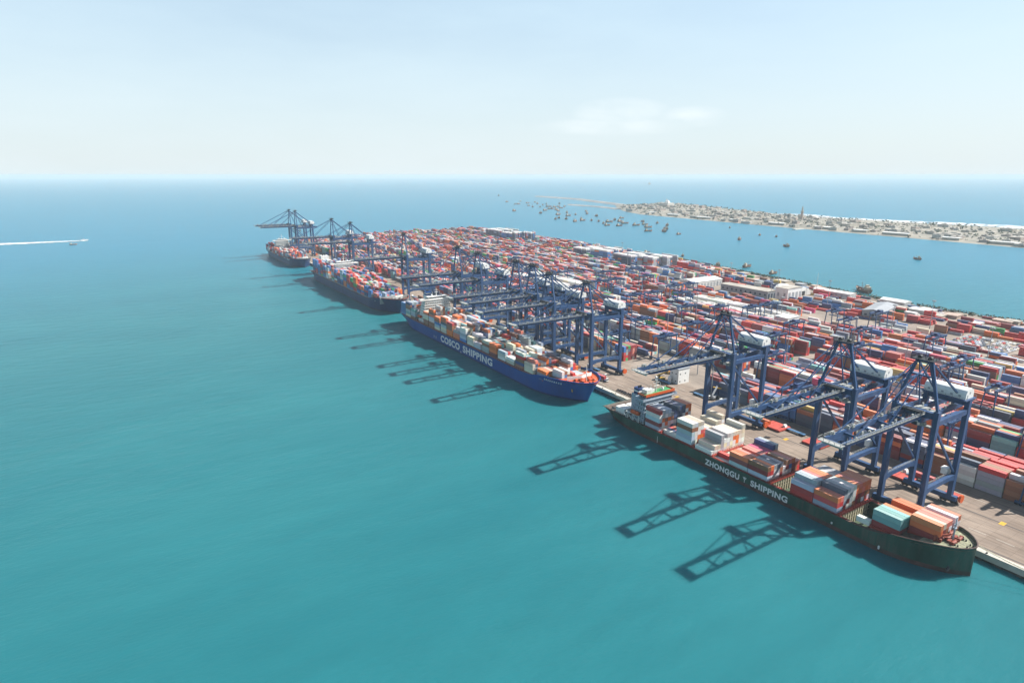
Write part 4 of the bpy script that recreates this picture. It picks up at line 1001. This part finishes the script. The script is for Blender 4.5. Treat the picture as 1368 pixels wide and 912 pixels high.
TRLAB = ['under blue ship bow crane, sea side', 'under blue ship bow crane, middle lane', 'behind the crane at the blue ship bow', 'under the second crane of the blue ship', 'under the fourth crane of the blue ship', 'midway along the blue ship',
         'behind the green ship stern crane', 'behind the gap between green and blue ship', 'by the landside legs of the lone crane', 'between the second and the lone crane', 'beneath the boom of the lone crane', 'near the white cabin on the apron',
         'by the blue ship deckhouse', 'by the navy ship bow', 'past the crane at the navy ship bow', 'behind the blue ship cranes by the stacks', 'along the middle of the navy ship', 'behind the blue ship stern by the stacks', 'by the navy ship deckhouse', 'behind the second crane from the right']
for o, l_ in zip(tb, TRLAB): o['label'] = 'terminal tractor with white cab and blue trailer, ' + l_

rt = random.Random(14)
for i in (0, 3, 4, 6, 8, 10, 12, 13, 15, 17, 19):
    o = tb[i]; ch = rt.choice('rowmlcg'); c_ = link('shipping_container', BODY[40]); a = o.rotation_euler[2]
    c_.location = (o.location.x - .0, o.location.y + (.9 if abs(a) < .1 else -.9), QZ + .012 + 1.46); c_.color = (*jitter(PAL[ch][0], rt), 1)
    tag(c_, '%s container riding on the trailer %s' % (PAL[ch][1], TRLAB[i]), 'container', 'containers riding on trailers'); d = link('door', DOOR[40], c_); d.color = c_.color
# red steel hatch covers laid out on the apron
for (v, u, w_, l_, a, lab) in ((344.5, 226, 11.5, 13, 0, 'bright red steel hatch cover lying on the apron by the lone crane'), (342.5, 196.5, 11.5, 12.5, 0, 'bright red steel hatch cover lying on the apron behind the second crane'),
                               (341, 145, 8, 10, 0, 'bright red steel hatch cover lying between the two nearest cranes'), (341, 122, 7, 7, 0, 'small red steel hatch cover lying inside the nearest crane legs')):
    r_ = empty('hatch_cover_slab', (v, u, QZ + .015), lab, 'hatch cover', 'red hatch covers laid on the apron')
    m = MB(); m.box(-w_ / 2, w_ / 2, -l_ / 2, l_ / 2, .5, 1.5); ob('panel', m, M['redlead'], r_)
    m = MB()
    for q in (-w_ / 2 + .5, 0, w_ / 2 - .5): m.box(q - .25, q + .25, -l_ / 2 + .4, l_ / 2 - .4, 0, .5)
    ob('bearers', m, M['dark'], r_)
    m = MB()
    for q in (-.3, .3): m.box(-w_ / 2, w_ / 2, q * l_ - .12, q * l_ + .12, 1.5, 1.58)
    ob('stiffeners', m, M['red'], r_)
# low row of dark drums and baulks near the quay edge between the two ships
rq = random.Random(9)
for i in range(13):
    u = 308 + i * 2.2; r_ = empty('mooring_baulk', (QV + 7.2 + rq.uniform(-.5, .5), u, QZ + .012), 'dark baulk and drum on the quay edge between the ships, %s from the blue bow' % ordinal(12 - i), 'quay gear', 'dark baulks in a row on the quay edge')
    m = MB(); m.box(-1.3, 1.3, -.45, .45, 0, rq.uniform(.8, 1.3)); ob('baulk', m, M['dark'], r_)
    m = MB(); m.cyl((.2, .2, 0.8), (.2, .2, 1.7), .4, 8); ob('drum', m, M['boot_brown'], r_)

# white cabin, cylinders and small plant on the apron beside the lone crane
r_ = empty('apron_cabin', (361, 325, QZ), 'white two storey cabin with grey side standing on the apron before the stacks', 'cabin')
m = MB(); m.box(-6, 6, -4.5, 4.5, 0, 12.0); w0 = ob('wall', m, M['white'], r_)
m = MB(); m.box(-6.4, 6.4, -4.9, 4.9, 12.0, 12.4); ob('roof', m, M['shed_grey'], r_)
m = MB()
for z in (1.6, 7.6):
    for x in (-4, 1.6): m.box(x - .5, x + .5, -4.56, -4.5, z, z + 1.0)
    for y in (-2.0, 2.2): m.box(-6.06, -6, y - .5, y + .5, z, z + 1.0)
ob('windows', m, M['glass'], w0)
r_ = empty('storage_tank', (352.5, 327, QZ), 'small white upright tank beside the apron cabin', 'tank')
m = MB(); m.cyl((0, 0, .4), (0, 0, 5.0), 1.4, 14); m.cyl((0, 0, 5.0), (0, 0, 5.6), 1.4, 14, .5); ob('shell', m, M['white'], r_)
m = MB()
for a in range(4): m.bar((1.1 * math.cos(a * 1.57), 1.1 * math.sin(a * 1.57), 0), (1.1 * math.cos(a * 1.57), 1.1 * math.sin(a * 1.57), .5), .25)
ob('feet', m, M['steel'], r_)
def make_reach(loc, lab, rot, mm):
    r_ = empty('reach_stacker', loc, lab, 'reach stacker'); r_.rotation_euler = (0, 0, rot)
    m = MB(); m.box(-1.6, 1.6, -3.5, 3.5, .8, 2.2); m.box(-1.4, 1.4, 1.8, 3.8, 2.2, 3.0); ob('chassis', m, mm, r_)
    m = MB(); m.box(-.8, .8, .2, 1.8, 2.2, 4.0); c_ = ob('cab', m, M['glass'], r_)
    m = MB(); m.bar((0, 3.0, 3.4), (0, -5.5, 8.2), .9, .9); ob('boom', m, mm, r_)
    m = MB(); m.box(-3.0, 3.0, -6.4, -5.2, 6.6, 7.2); ob('spreader', m, M['yellow'], r_)
    m = MB()
    for y in (-2.6, 2.6):
        for s in (-1, 1): xa, xb = sorted((s * 1.0, s * 1.9)); m.cyl((xa, y, .9), (xb, y, .9), .9, 12)
    ob('wheels', m, M['rubber'], r_)
make_reach((352, 336, QZ), 'yellow and green mobile stacker beside the apron cabin', 0.6, M['yellow'])
make_reach((371, 345, QZ), 'orange mobile stacker behind the apron cabin', -0.9, M['orange'])
make_reach((353, 284, QZ), 'grey mobile stacker in front of the apron cabin', 1.9, M['shed_grey'])

def shed(name, v, u, w_, l_, h, lab, mw, mr_, ridge='y', rise=2.0, doors=0, group=None, cat='shed', rot=0):
    r_ = empty(name, (v, u, QZ), lab, cat, group); r_.rotation_euler = (0, 0, rot)
    m = MB(); m.box(-w_ / 2, w_ / 2, -l_ / 2, l_ / 2, 0, h); wl = ob('wall', m, mw, r_)
    m = MB(); e = .5
    if ridge == 'y': m.prism([(-w_ / 2 - e, h + .01), (w_ / 2 + e, h + .01), (w_ / 2 + e, h + .35), (0, h + rise), (-w_ / 2 - e, h + .35)], 'y', -l_ / 2 - e, l_ / 2 + e)
    else: m.prism([(-l_ / 2 - e, h + .01), (l_ / 2 + e, h + .01), (l_ / 2 + e, h + .35), (0, h + rise), (-l_ / 2 - e, h + .35)], 'x', -w_ / 2 - e, w_ / 2 + e)
    ob('roof', m, mr_, r_)
    if doors:
        m = MB()
        for i in range(doors):
            x = -w_ / 2 + w_ * (i + .5) / doors; m.box(x - w_ / doors * .33, x + w_ / doors * .33, -l_ / 2 - .06, -l_ / 2, 0, h * .72)
        n = max(2, int(l_ / 7))
        for i in range(n):
            y = -l_ / 2 + l_ * (i + .5) / n; m.box(-w_ / 2 - .06, -w_ / 2, y - 1.3, y + 1.3, h * .4, h * .66)
        ob('openings', m, M['shed_grey'] if mw is not M['shed_grey'] else M['hull_slate'], wl)
    return r_
shed('warehouse', 722, 622, 60, 28, 9, 'long white warehouse with dark loading doors at the back of the terminal', M['shed'], M['white'], 'x', 3, 9, cat='warehouse')
shed('terminal_office', 722, 540, 18, 76, 10, 'long grey office building with rows of dark windows near the far shore', M['shed_grey'], M['rooftop'], 'y', 1.2, 3, cat='office building')
shed('terminal_office', 728, 482, 30, 18, 18, 'square white office building at the end of the long grey one', M['white'], M['rooftop'], 'y', .8, 4, cat='office building')
shed('terminal_office', 588, 388, 20, 16, 14, 'white block with grey side among the pale reefer stacks', M['white'], M['shed'], 'y', .8, 3, cat='office building')
shed('terminal_office', 588, 366, 26, 14, 6, 'low white block next to the taller white one in the yard', M['white'], M['shed'], 'y', .8, 3, cat='office building')
shed('warehouse', 742, 372, 60, 22, 9, 'grey roofed warehouse beside the bare sandy lot', M['shed_grey'], M['shed_grey'], 'x', 2.5, 5, cat='warehouse', rot=.25)
shed('terminal_office', 812, 470, 15, 52, 6.5, 'long pale building with window rows on the far shore', M['shed'], M['white'], 'y', 1.5, 3, cat='office building')
shed('warehouse', 822, 395, 16, 30, 5, 'white roofed warehouse on the far shore beside the rocks', M['shed'], M['white'], 'y', 2.5, 4, cat='warehouse')
# white dome tent
r_ = empty('dome_tent', (779, 512, QZ), 'white dome roofed tent hall near the far shore', 'tent')
m = MB(); n = 12
m.prism([(-17 * math.cos(math.pi * i / n), 11 * math.sin(math.pi * i / n)) for i in range(n + 1)], 'y', -18, 18); ob('canopy', m, M['white'], r_)
m = MB(); m.box(-4, 4, -18.08, -18, 0, 6); ob('door', m, M['dark'], r_)
m = MB(); m.cyl((20, -24, 0), (20, -24, 30), .5, 6, .25); ob('flag_mast', m, M['white'], r_)
rb = random.Random(31); kinds = [('white', M['shed'], M['white']), ('grey', M['shed_grey'], M['shed_grey']), ('pink', M['brick'], M['brick']), ('sandy', M['sand_wall'], M['rooftop'])]
for i in range(64):
    u = 150 + i * 13.0 + rb.uniform(-5, 5); lim = back_limit(u); v = lim - rb.uniform(14, 62)
    if excluded(u, v) or (455 < u < 560 and v < 830 and v > 760) or (500 > u > 430 and v > 790) or (365 < u < 425 and v > 795) : continue
    kn, a_, b_ = rb.choice(kinds)
    shed('shed', v, u, rb.uniform(8, 16), rb.uniform(9, 20), rb.uniform(2.6, 4.2), '%s low shed in the far shore jumble, %s from the right' % (kn, ordinal(i // 3)), a_, b_, 'y', rb.uniform(.4, 1), 0, 'low sheds along the far shore of the terminal')
# parked cars on the two bare lots
m = MB(); m.prism([(-2.2, .35), (2.2, .35), (2.2, .95), (1.3, 1.05), (.8, 1.5), (-1.0, 1.5), (-1.7, 1.0), (-2.2, .95)], 'x', -.88, .88); carm = m.mesh('car_body', M['car'])
m = MB()
for y in (-1.4, 1.4):
    for s in (-1, 1): xa, xb = sorted((s * .62, s * .9)); m.cyl((xa, y, .33), (xb, y, .33), .33, 8)
carw = m.mesh('car_wheels', M['rubber'])
rc = random.Random(8)
for r in range(9):
    for i in range(16):
        if rc.random() < .22: continue
        o = link('parked_car', carm); o.location = (670 + r * 6.2, 222 + i * 3.2, QZ + .005); cc = rc.choice(['w', 'w', 'g', 'g', 's', 'r', 'b', 'c']); o.color = (*jitter(PAL[cc][0], rc), 1); o.rotation_euler = (0, 0, R(90))
        tag(o, '%s car, %s in the %s row from the quay, on the sandy lot' % (PAL[cc][1], ordinal(i), ordinal(r)), 'car', 'cars parked in rows on the sandy lot'); link('wheels', carw, o)
# scrub along the rocks
b = MB(); rr = random.Random(12)
for i in range(1500):
    u = rr.uniform(120, 900); v = back_limit(u) - rr.uniform(-2, 10); z = QZ - .4 + rr.uniform(0, 2.2)
    for q in range(3):
        a = rr.uniform(0, 6.28); s_ = rr.uniform(.6, 1.6); t = rr.uniform(-.8, .8)
        p = Vector((v + rr.uniform(-1, 1), u + rr.uniform(-1, 1), z + rr.uniform(0, 1.2))); e1 = Vector((math.cos(a), math.sin(a), t)) * s_; e2 = Vector((-math.sin(a), math.cos(a), .4)) * s_
        b.poly([p - e1, p - e2 * .6, p + e1, p + e2])
tag(ob('shoreline_scrub', b, M['leaf']), 'dark green scrub along the rocky far shore of the terminal', kind='stuff')

# ------------------------------------------------------------------ the long island with its town, breakwater and surf
near = [(1740, 420), (1751, 584), (1778, 850), (1810, 1207), (1850, 1600), (1900, 2000), (1985, 2180), (2150, 2420), (2330, 2640)]
far = [(2330, 420), (2370, 620), (2420, 900), (2330, 1377), (2440, 1700), (2540, 2000), (2586, 2420), (2440, 2660)]
def lerp_side(side, u):
    for (x0, y0), (x1, y1) in zip(side[:-1], side[1:]):
        if y0 <= u <= y1: return x0 + (x1 - x0) * (u - y0) / (y1 - y0)
    return side[-1][0] if u > side[-1][1] else side[0][0]
def isl_z(u, f):
    hump = 14 * math.exp(-((u - 2250) / 330) ** 2) + 5 * math.exp(-((u - 1350) / 300) ** 2)
    return -0.3 + (3.5 + hump) * min(1, min(f, 1 - f) * 7)
b = MB(); us = [-300 + i * 60 for i in range(50)]; gridi = []
for u in us:
    uu = max(420, u); x0 = lerp_side(near, uu) - (0 if u >= 420 else (420 - u) * .09); x1 = lerp_side(far, uu) - (0 if u >= 420 else (420 - u) * .13)
    row = []
    for k in range(13):
        f = k / 12; b.v.append((x0 + (x1 - x0) * f, u, isl_z(u, f))); row.append(len(b.v) - 1)
    gridi.append(row)
for a, c in zip(gridi[:-1], gridi[1:]):
    for k in range(12): b.quad((a[k], a[k + 1], c[k + 1], c[k]))
tag(ob('island_ground', b, M['island']), kind='structure')
def isl_pos(u, f):
    x0 = lerp_side(near, max(420, u)); x1 = lerp_side(far, max(420, u))
    if u < 420: x0 -= (420 - u) * .09; x1 -= (420 - u) * .13
    return x0 + (x1 - x0) * f, isl_z(u, f)
ri = random.Random(17); HM = [('white', M['pale_wall']), ('sandy', M['sand_wall']), ('pale pink', M['brick'])]
BM = []
for w_, l_, h_ in ((14, 18, 7), (20, 30, 9), (12, 12, 6), (26, 48, 8), (16, 22, 12), (30, 20, 6)):
    m1 = MB(); m1.box(-w_ / 2, w_ / 2, -l_ / 2, l_ / 2, -3, h_)
    m2 = MB(); m2.box(-w_ / 2 - .3, w_ / 2 + .3, -l_ / 2 - .3, l_ / 2 + .3, h_, h_ + .5); m2.box(-w_ / 5, w_ / 8, -l_ / 5, l_ / 9, h_ + .5, h_ + 3)
    m3 = MB(); z = 1.2
    while z < h_ - 1.5:
        y = -l_ / 2 + 2
        while y < l_ / 2 - 2: m3.box(-w_ / 2 - .08, -w_ / 2, y, y + 1.6, z, z + 1.5); y += 3.6
        x = -w_ / 2 + 2
        while x < w_ / 2 - 2: m3.box(x, x + 1.6, -l_ / 2 - .08, -l_ / 2, z, z + 1.5); x += 3.6
        z += 3
    BM.append((w_, l_, h_, m1, m2, m3))
BME = []
for bi, (w_, l_, h_, m1, m2, m3) in enumerate(BM):
    BME.append((w_, l_, [m1.mesh('house_wall', mm) for _, mm in HM], m2.mesh('house_roof', M['rooftop']), m3.mesh('house_windows', M['shed_grey'])))
SIZE = ['small', 'broad', 'tiny', 'long', 'tall', 'low wide']
ZONE = ['at right edge', 'near right edge', 'below the surf', 'by surf\'s left end', 'right of tower', 'just right of tower', 'beside the tower',
        'left of tower', 'between tower and dome', 'right of dome', 'by the dome', 'at island tip']
placed = []; cnt = 0
while cnt < 250 and len(placed) < 4000:
    u = ri.uniform(120, 2380); f = ri.uniform(.04, .8) if u > 1250 else ri.choice((ri.uniform(.04, .32), ri.uniform(.04, .7)))
    v, z = isl_pos(u, f); bi = ri.randrange(len(BME)); w_, l_, walls, roof, win = BME[bi]; ci = ri.choice((0, 1, 1, 1, 2, 2)); rad = max(w_, l_) * .55
    placed.append(0)
    if any(p and abs(p[0] - v) < p[2] + rad and abs(p[1] - u) < p[2] + rad for p in placed): continue
    placed.append((v, u, rad)); cnt += 1
    o = link('island_house', walls[ci]); o.location = (v, u, z); o.rotation_euler = (0, 0, ri.choice((0, 1.57, .2, -.15))); s_ = ri.uniform(.7, 1.15); o.scale = (s_, s_, s_ * .8)
    tag(o, '%s %s island house %s, %s' % (SIZE[bi], HM[ci][0], 'on the waterfront' if f < .2 else 'in the middle streets' if f < .5 else 'on the seaward side', ZONE[min(len(ZONE) - 1, int((u - 120) / 205))]), 'house', 'houses of the island town'); link('roof', roof, o); link('windows', win, o)
# minaret, mosque and hill blocks
v, z = isl_pos(1376, .55)
r_ = empty('minaret', (v, 1376, z), 'slender brown tower rising alone from the middle of the island town', 'tower')
m = MB(); m.cyl((0, 0, -2), (0, 0, 26), 5, 10, 4); ob('shaft', m, M['brick'], r_)
m = MB(); m.cyl((0, 0, 26), (0, 0, 28), 6, 10); m.cyl((0, 0, 28), (0, 0, 37), 3.2, 8, 2.6); ob('gallery', m, M['sand_wall'], r_)
m = MB(); m.cyl((0, 0, 37), (0, 0, 48), 2.8, 8, .2); ob('spire', m, M['brick'], r_)
v, z = isl_pos(2215, .5)
r_ = empty('domed_mosque', (v, 2215, z), 'pale domed building crowning the hill at the island tip', 'mosque')
m = MB(); m.box(-22, 22, -26, 26, -3, 15); ob('wall', m, M['pale_wall'], r_)
m = MB()
for k in range(6): a0, a1 = k * math.pi / 12, (k + 1) * math.pi / 12; m.cyl((0, 0, 15 + 13 * math.sin(a0)), (0, 0, 15 + 13 * math.sin(a1)), 13 * math.cos(a0), 14, max(.2, 13 * math.cos(a1)))
ob('dome', m, M['white'], r_)
for sx, sy in ((-1, -1), (1, 1)):
    m = MB(); m.cyl((sx * 20, sy * 24, 0), (sx * 20, sy * 24, 34), 2.4, 8, 1.6); ob('turret', m, M['pale_wall'], r_)
# island trees: one low mass of crowns
b = MB()
for i in range(1500):
    u = ri.uniform(60, 2480); f = ri.uniform(.02, .95); v, z = isl_pos(u, f); s0 = ri.uniform(1.5, 4.5)
    for q in range(5):
        a = ri.uniform(0, 6.28); s_ = s0 * ri.uniform(.5, 1); p = Vector((v + ri.uniform(-s0, s0), u + ri.uniform(-s0, s0), z + s0 * .6 + ri.uniform(-.5, 1) * s0 * .8))
        e1 = Vector((math.cos(a), math.sin(a), ri.uniform(-.6, .6))) * s_; e2 = Vector((-math.sin(a), math.cos(a), ri.uniform(.2, .9))) * s_
        b.poly([p - e1, p - e2 * .7, p + e1, p + e2])
tag(ob('island_trees', b, M['leaf']), 'low dull green trees scattered between the island houses', kind='stuff')
# white strip of long sheds and sand along the near shore
for i, (u, l_) in enumerate([(640, 60), (760, 40), (905, 70), (1010, 44), (1120, 70), (1300, 60), (1480, 50), (1640, 70), (1820, 60), (1960, 40)]):
    v, z = isl_pos(u, .06)
    r2 = shed('harbour_shed', v + 8, u, 16, l_, 6, 'long white roofed shed on the island waterfront, %s from the right' % ordinal(i), M['sand_wall'], M['white'], 'y', 1.6, 0, 'long sheds along the island waterfront', 'shed'); r2.location.z = z
# finger pier
b = MB(); b.box(1758, 1808, 1165, 1178, -.5, 2.4); tag(ob('finger_pier', b, M['coping']), 'short pale pier jutting from the island waterfront', 'pier')
# breakwaters
def mole(name, pts, wid, h, lab, mm):
    b = MB(); rr = random.Random(3)
    for (x0, y0), (x1, y1) in zip(pts[:-1], pts[1:]):
        d = Vector((x1 - x0, y1 - y0)); n_ = Vector((d.y, -d.x)).normalized(); steps = max(1, int(d.length / 60))
        for i in range(steps):
            a = i / steps; c = (i + 1) / steps
            pa = Vector((x0, y0)) + d * a; pc = Vector((x0, y0)) + d * c; wj = wid * rr.uniform(.9, 1.1)
            pr = [(-wj, -.5), (-wid * .4, h * rr.uniform(.85, 1.1)), (wid * .4, h), (wj, -.5)]
            k = len(b.v)
            for p_ in (pa, pc):
                for (o_, z_) in pr: b.v.append((p_.x + n_.x * o_, p_.y + n_.y * o_, z_))
            for j in range(3): b.quad((k + j, k + j + 1, k + 4 + j + 1, k + 4 + j))
            b.quad((k, k + 1, k + 2, k + 3)); b.quad((k + 7, k + 6, k + 5, k + 4))
    tag(ob(name, b, mm), lab, 'breakwater')
mole('breakwater', [(2370, 2600), (2480, 2880), (2700, 3440), (2791, 4063)], 30, 8, 'long low stone breakwater running out from the island tip', M['pale_rock'])
mole('breakwater', [(2090, 2340), (2160, 2560), (2170, 2840)], 20, 5, 'short inner stone breakwater below the long one', M['pale_rock'])
b = MB(); rr = random.Random(44)
for u in range(-300, 1700, 14):
    f0 = lerp_side(far, max(420, u)) - (0 if u >= 420 else (420 - u) * .13)
    for q in range(5):
        if u > 1500 and rr.random() < (u - 1500) / 200: continue
        o = rr.uniform(-6, 95); wd = rr.uniform(10, 30); l_ = rr.uniform(10, 34); j = [rr.uniform(-4, 4) for _ in range(4)]
        x = f0 + o; b.poly([(x, u + j[0], .05 + .002 * q), (x + wd, u + j[1], .05 + .002 * q), (x + wd + j[2], u + l_, .05 + .002 * q), (x + j[3], u + l_, .05 + .002 * q)])
tag(ob('surf', b, M['foam']), 'white line of surf breaking along the outer shore of the island', kind='stuff')

# ------------------------------------------------------------------ boats
def ground_at(px, py):
    p = R(14.974); a = R(32.2); v = py - 456; d = 830 * math.sin(p) + v * math.cos(p); w_ = 830 * math.cos(p) - v * math.sin(p); r_ = px - 684; s_ = CAM_H / d
    return r_ * s_ * math.cos(a) + w_ * s_ * math.sin(a), -r_ * s_ * math.sin(a) + w_ * s_ * math.cos(a)
def make_boat():
    root = empty('fishing_boat', (0, 0, 0), cat='boat', group='fishing boats anchored off the island')
    m = MB(); st = [(-11, .15, 3.9), (-9.5, 1.5, 3.3), (-6, 2.9, 2.6), (0, 3.3, 2.2), (6, 3.2, 2.5), (9.5, 2.6, 3.2), (10.6, 2.2, 3.5)]; rows = []
    for (y, hw_, zt) in st:
        i0 = len(m.v); m.v += [(-hw_ * .5, y * .93, -.4), (-hw_ * .9, y * .97, zt * .5), (-hw_, y, zt), (hw_, y, zt), (hw_ * .9, y * .97, zt * .5), (hw_ * .5, y * .93, -.4)]; rows.append(i0)
    for a, c in zip(rows[:-1], rows[1:]):
        for k in (0, 1, 3, 4): m.quad((a + k, c + k, c + k + 1, a + k + 1))
    m.quad([rows[-1] + k for k in range(6)]); m.quad([rows[0] + k for k in range(5, -1, -1)]); ob('hull', m, M['wood'], root)
    m = MB()
    for (y0, h0, z0), (y1, h1, z1) in zip(st[:-1], st[1:]): m.poly([(-h0 * .93, y0, z0 - .5), (h0 * .93, y0, z0 - .5), (h1 * .93, y1, z1 - .5), (-h1 * .93, y1, z1 - .5)])
    ob('deck', m, M['boat_deck'], root)
    m = MB(); m.box(-2.0, 2.0, 3.8, 8.2, 1.9, 5.0); m.box(-2.3, 2.3, 3.4, 8.6, 5.0, 5.25); m.box(-1.3, 1.3, 4.2, 6.4, 5.25, 6.9); wh = ob('wheelhouse', m, M['sand_wall'], root)
    m = MB(); m.box(-1.8, 1.8, 3.74, 3.8, 3.6, 4.5); m.box(-1.1, 1.1, 4.14, 4.2, 5.8, 6.5); ob('windows', m, M['glass'], wh)
    m = MB(); m.cyl((0, -2.5, 1.6), (0, -2.9, 8.6), .2, 6, .1); m.bar((0, -2.7, 4.0), (0, 3, 6.6), .16); m.bar((-1.4, -2.8, 7.0), (1.4, -2.8, 7.0), .14); ob('mast', m, M['wood'], root)
    m = MB(); m.box(-1.6, 1.6, -6.5, -4.0, 1.9, 3.2); m.box(-2.2, -.4, -1, 2.5, 1.7, 2.7); m.box(.5, 2.2, 0, 2.2, 1.7, 2.9); ob('nets', m, M['boot_brown'], root)
    return root
boat = make_boat(); first = True
zA = [(45, 175), (90, 145), (70, 172), (25, 245), (165, 165), (175, 190), (240, 155), (265, 170), (290, 205), (215, 205), (355, 175), (345, 240), (295, 270), (415, 215), (460, 230), (485, 200), (480, 245), (480, 285), (490, 170), (545, 200), (570, 265), (585, 295), (660, 285),
      (450, 330), (485, 320), (560, 330), (655, 355), (720, 330), (735, 345), (770, 250), (780, 275), (825, 345), (875, 300), (900, 355), (950, 375), (990, 395), (1010, 360), (1065, 340), (1140, 320), (1120, 355), (1170, 375), (1115, 400), (1290, 395), (380, 200), (400, 225), (320, 185), (510, 215), (445, 205)]
cl_ = [(684 + x * .12866, 250 + y * .12866 + .6) for x, y in zA] + [(650 + x * .2193, 240 + y * .2193 + .6) for x, y in ((950, 255), (965, 272), (1040, 265), (985, 290), (985, 313), (1100, 278), (1090, 300), (1080, 315), (125, 135))]
rbz = random.Random(2)
def put_boat(px, py, lab, size, rot, grp='fishing boats anchored off the island'):
    global first
    o = boat if first else copy_tree(boat); first = False
    x, y = ground_at(px, py); o.location = (x, y, 0); o.rotation_euler = (0, 0, rot); o.scale = (size * (1.3 if 'cluster' in lab else 1.05),) * 3; tag(o, lab, 'boat', grp); return o
NEARB = [((1153, 389.5), 'large wooden cargo boat, nearest of those off the far shore', 1.55), ((1225, 346.5), 'dark wooden boat alone right of the large cargo boat', 1.0), ((1033, 366), 'pale wooden boat close off the terminal rocks, right of three', 1.0),
         ((998, 357), 'dark broad boat off the warehouse, middle of three', 1.15), ((959, 354.5), 'dark boat off the warehouse, left of three', .95), ((903, 345.5), 'dark boat tucked behind the tall blue stacks', .95), ((912, 342.5), 'boat beside the one behind the tall blue stacks', .85),
         ((864, 339), 'dark boat behind the tall stacks, masts showing', 1.15), ((828, 335.5), 'dark boat behind the left tall stack', 1.0), ((776, 326), 'boat alone off the terminal shore, left of the tall stacks', 1.0), ((738, 323), 'small boat alone off the far corner of the terminal', .8),
         ((907, 313.5), 'small dark boat between island and tall stacks', .95), ((988, 320.5), 'dark boat off the island finger pier', 1.2), ((1015, 314.5), 'white boat moored beside the finger pier', .85), ((1037, 316.5), 'small boat right of the finger pier', .8), ((1050, 329.5), 'boat with tall mast between pier and large cargo boat', 1.15),
         ((666, 262), 'pale boat farthest out beyond the anchored cluster', 1.7), ((975, 304.5), 'small white boat close to the island shore', .8), ((868, 246.5), 'tiny hazy ship far out on the horizon', 5.5)]
for (p_, lab, s_) in NEARB: put_boat(p_[0], p_[1], lab, s_, R(32.2 + 90) + rbz.uniform(-.5, .5))
for i, (px, py) in enumerate(cl_): put_boat(px, py, 'small dark fishing boat in the anchored cluster off the breakwater', rbz.uniform(.9, 1.25), R(122) + rbz.uniform(-.7, .7))
# motor launch with its wake
x1, y1 = ground_at(113, 321.6); x0, y0 = ground_at(-6, 326.5)
d = Vector((x1 - x0, y1 - y0, 0)).normalized(); rot = math.atan2(-(-d.x), -d.y) if False else math.atan2(d.x, -d.y)
r_ = empty('motor_launch', (x1, y1, 0), 'white motor launch racing right ahead of a long white wake', 'boat'); r_.rotation_euler = (0, 0, rot); r_.scale = (1.3,) * 3
m = MB(); m.prism([(-7, 2.4), (-5.5, .2), (6, .1), (6.5, 1.7)], 'x', -1.9, 1.9); ob('hull', m, M['white'], r_)
m = MB(); m.prism([(-2, 1.7), (-.8, 3.6), (3, 3.6), (3.6, 1.7)], 'x', -1.4, 1.4); ob('cabin', m, M['pale_blue'], r_)
b = MB(); pr = Vector((-d.y, d.x, 0)); rr = random.Random(6); A = Vector((x1, y1, 0)); Lw = (Vector((x0, y0, 0)) - A).length
n = 420
for i in range(n):
    t = (i / n) ** 1.15; c0 = A - d * (Lw * t + 2); wd = 5.0 + 24 * t ** .7; o_ = rr.choice((-1, 1)) * (wd * rr.uniform(.35, 1) if rr.random() < .75 else wd * rr.uniform(0, .3))
    l_ = rr.uniform(4, 14); hw_ = rr.uniform(1.0, 3.6) * (1.4 - .6 * t); hh = rr.uniform(.05, 1.5) * (1.15 - t); p = c0 + pr * o_; z_ = Vector((0, 0, .04 + .0004 * i))
    b.poly([p - pr * hw_ + z_, p + d * -l_ * .5 + Vector((0, 0, hh)) + z_, p + pr * hw_ + z_, p + d * l_ * .5 + z_]); b.poly([p - pr * hw_ - d * l_ + z_, p - d * l_ * .5 + Vector((0, 0, hh)) + z_, p + pr * hw_ - d * l_ + z_])
for i in range(60):
    t0, t1 = i / 60, (i + 1) / 60; c0 = A - d * (Lw * t0 + 3); c1 = A - d * (Lw * t1 + 3); w0 = (4.0 + 13 * t0 ** .6) * rr.uniform(.7, 1.2); w1 = (4.0 + 13 * t1 ** .6) * rr.uniform(.7, 1.2); hh = .9 * (1 - t0) + .3; Z = Vector((0, 0, .03))
    b.poly([c0 - pr * w0 + Z, c1 - pr * w1 + Z, c1 + Vector((0, 0, hh)), c0 + Vector((0, 0, hh))]); b.poly([c0 + Vector((0, 0, hh)), c1 + Vector((0, 0, hh)), c1 + pr * w1 + Z, c0 + pr * w0 + Z])
tag(ob('boat_wake', b, M['foam']), 'long straight white wake trailing behind the motor launch', kind='stuff')
put_boat(98, 327, 'small dark skiff just below the motor launch wake', .7, R(100), 'fishing boats anchored off the island')

# ------------------------------------------------------------------ haze
hm = bpy.data.materials.new('haze_air'); hm.use_nodes = True; t = hm.node_tree; t.nodes.clear()
mo = t.nodes.new('ShaderNodeOutputMaterial'); pv = t.nodes.new('ShaderNodeVolumePrincipled')
pv.inputs['Color'].default_value = (0.63, 0.715, 0.745, 1); pv.inputs['Density'].default_value = 0.000075; pv.inputs['Anisotropy'].default_value = 0.0
t.links.new(pv.outputs[0], mo.inputs['Volume'])
b = MB(); b.box(-41000, 41000, -41000, 41000, -1.6, 170); hz = tag(ob('haze', b, hm), kind='stuff')
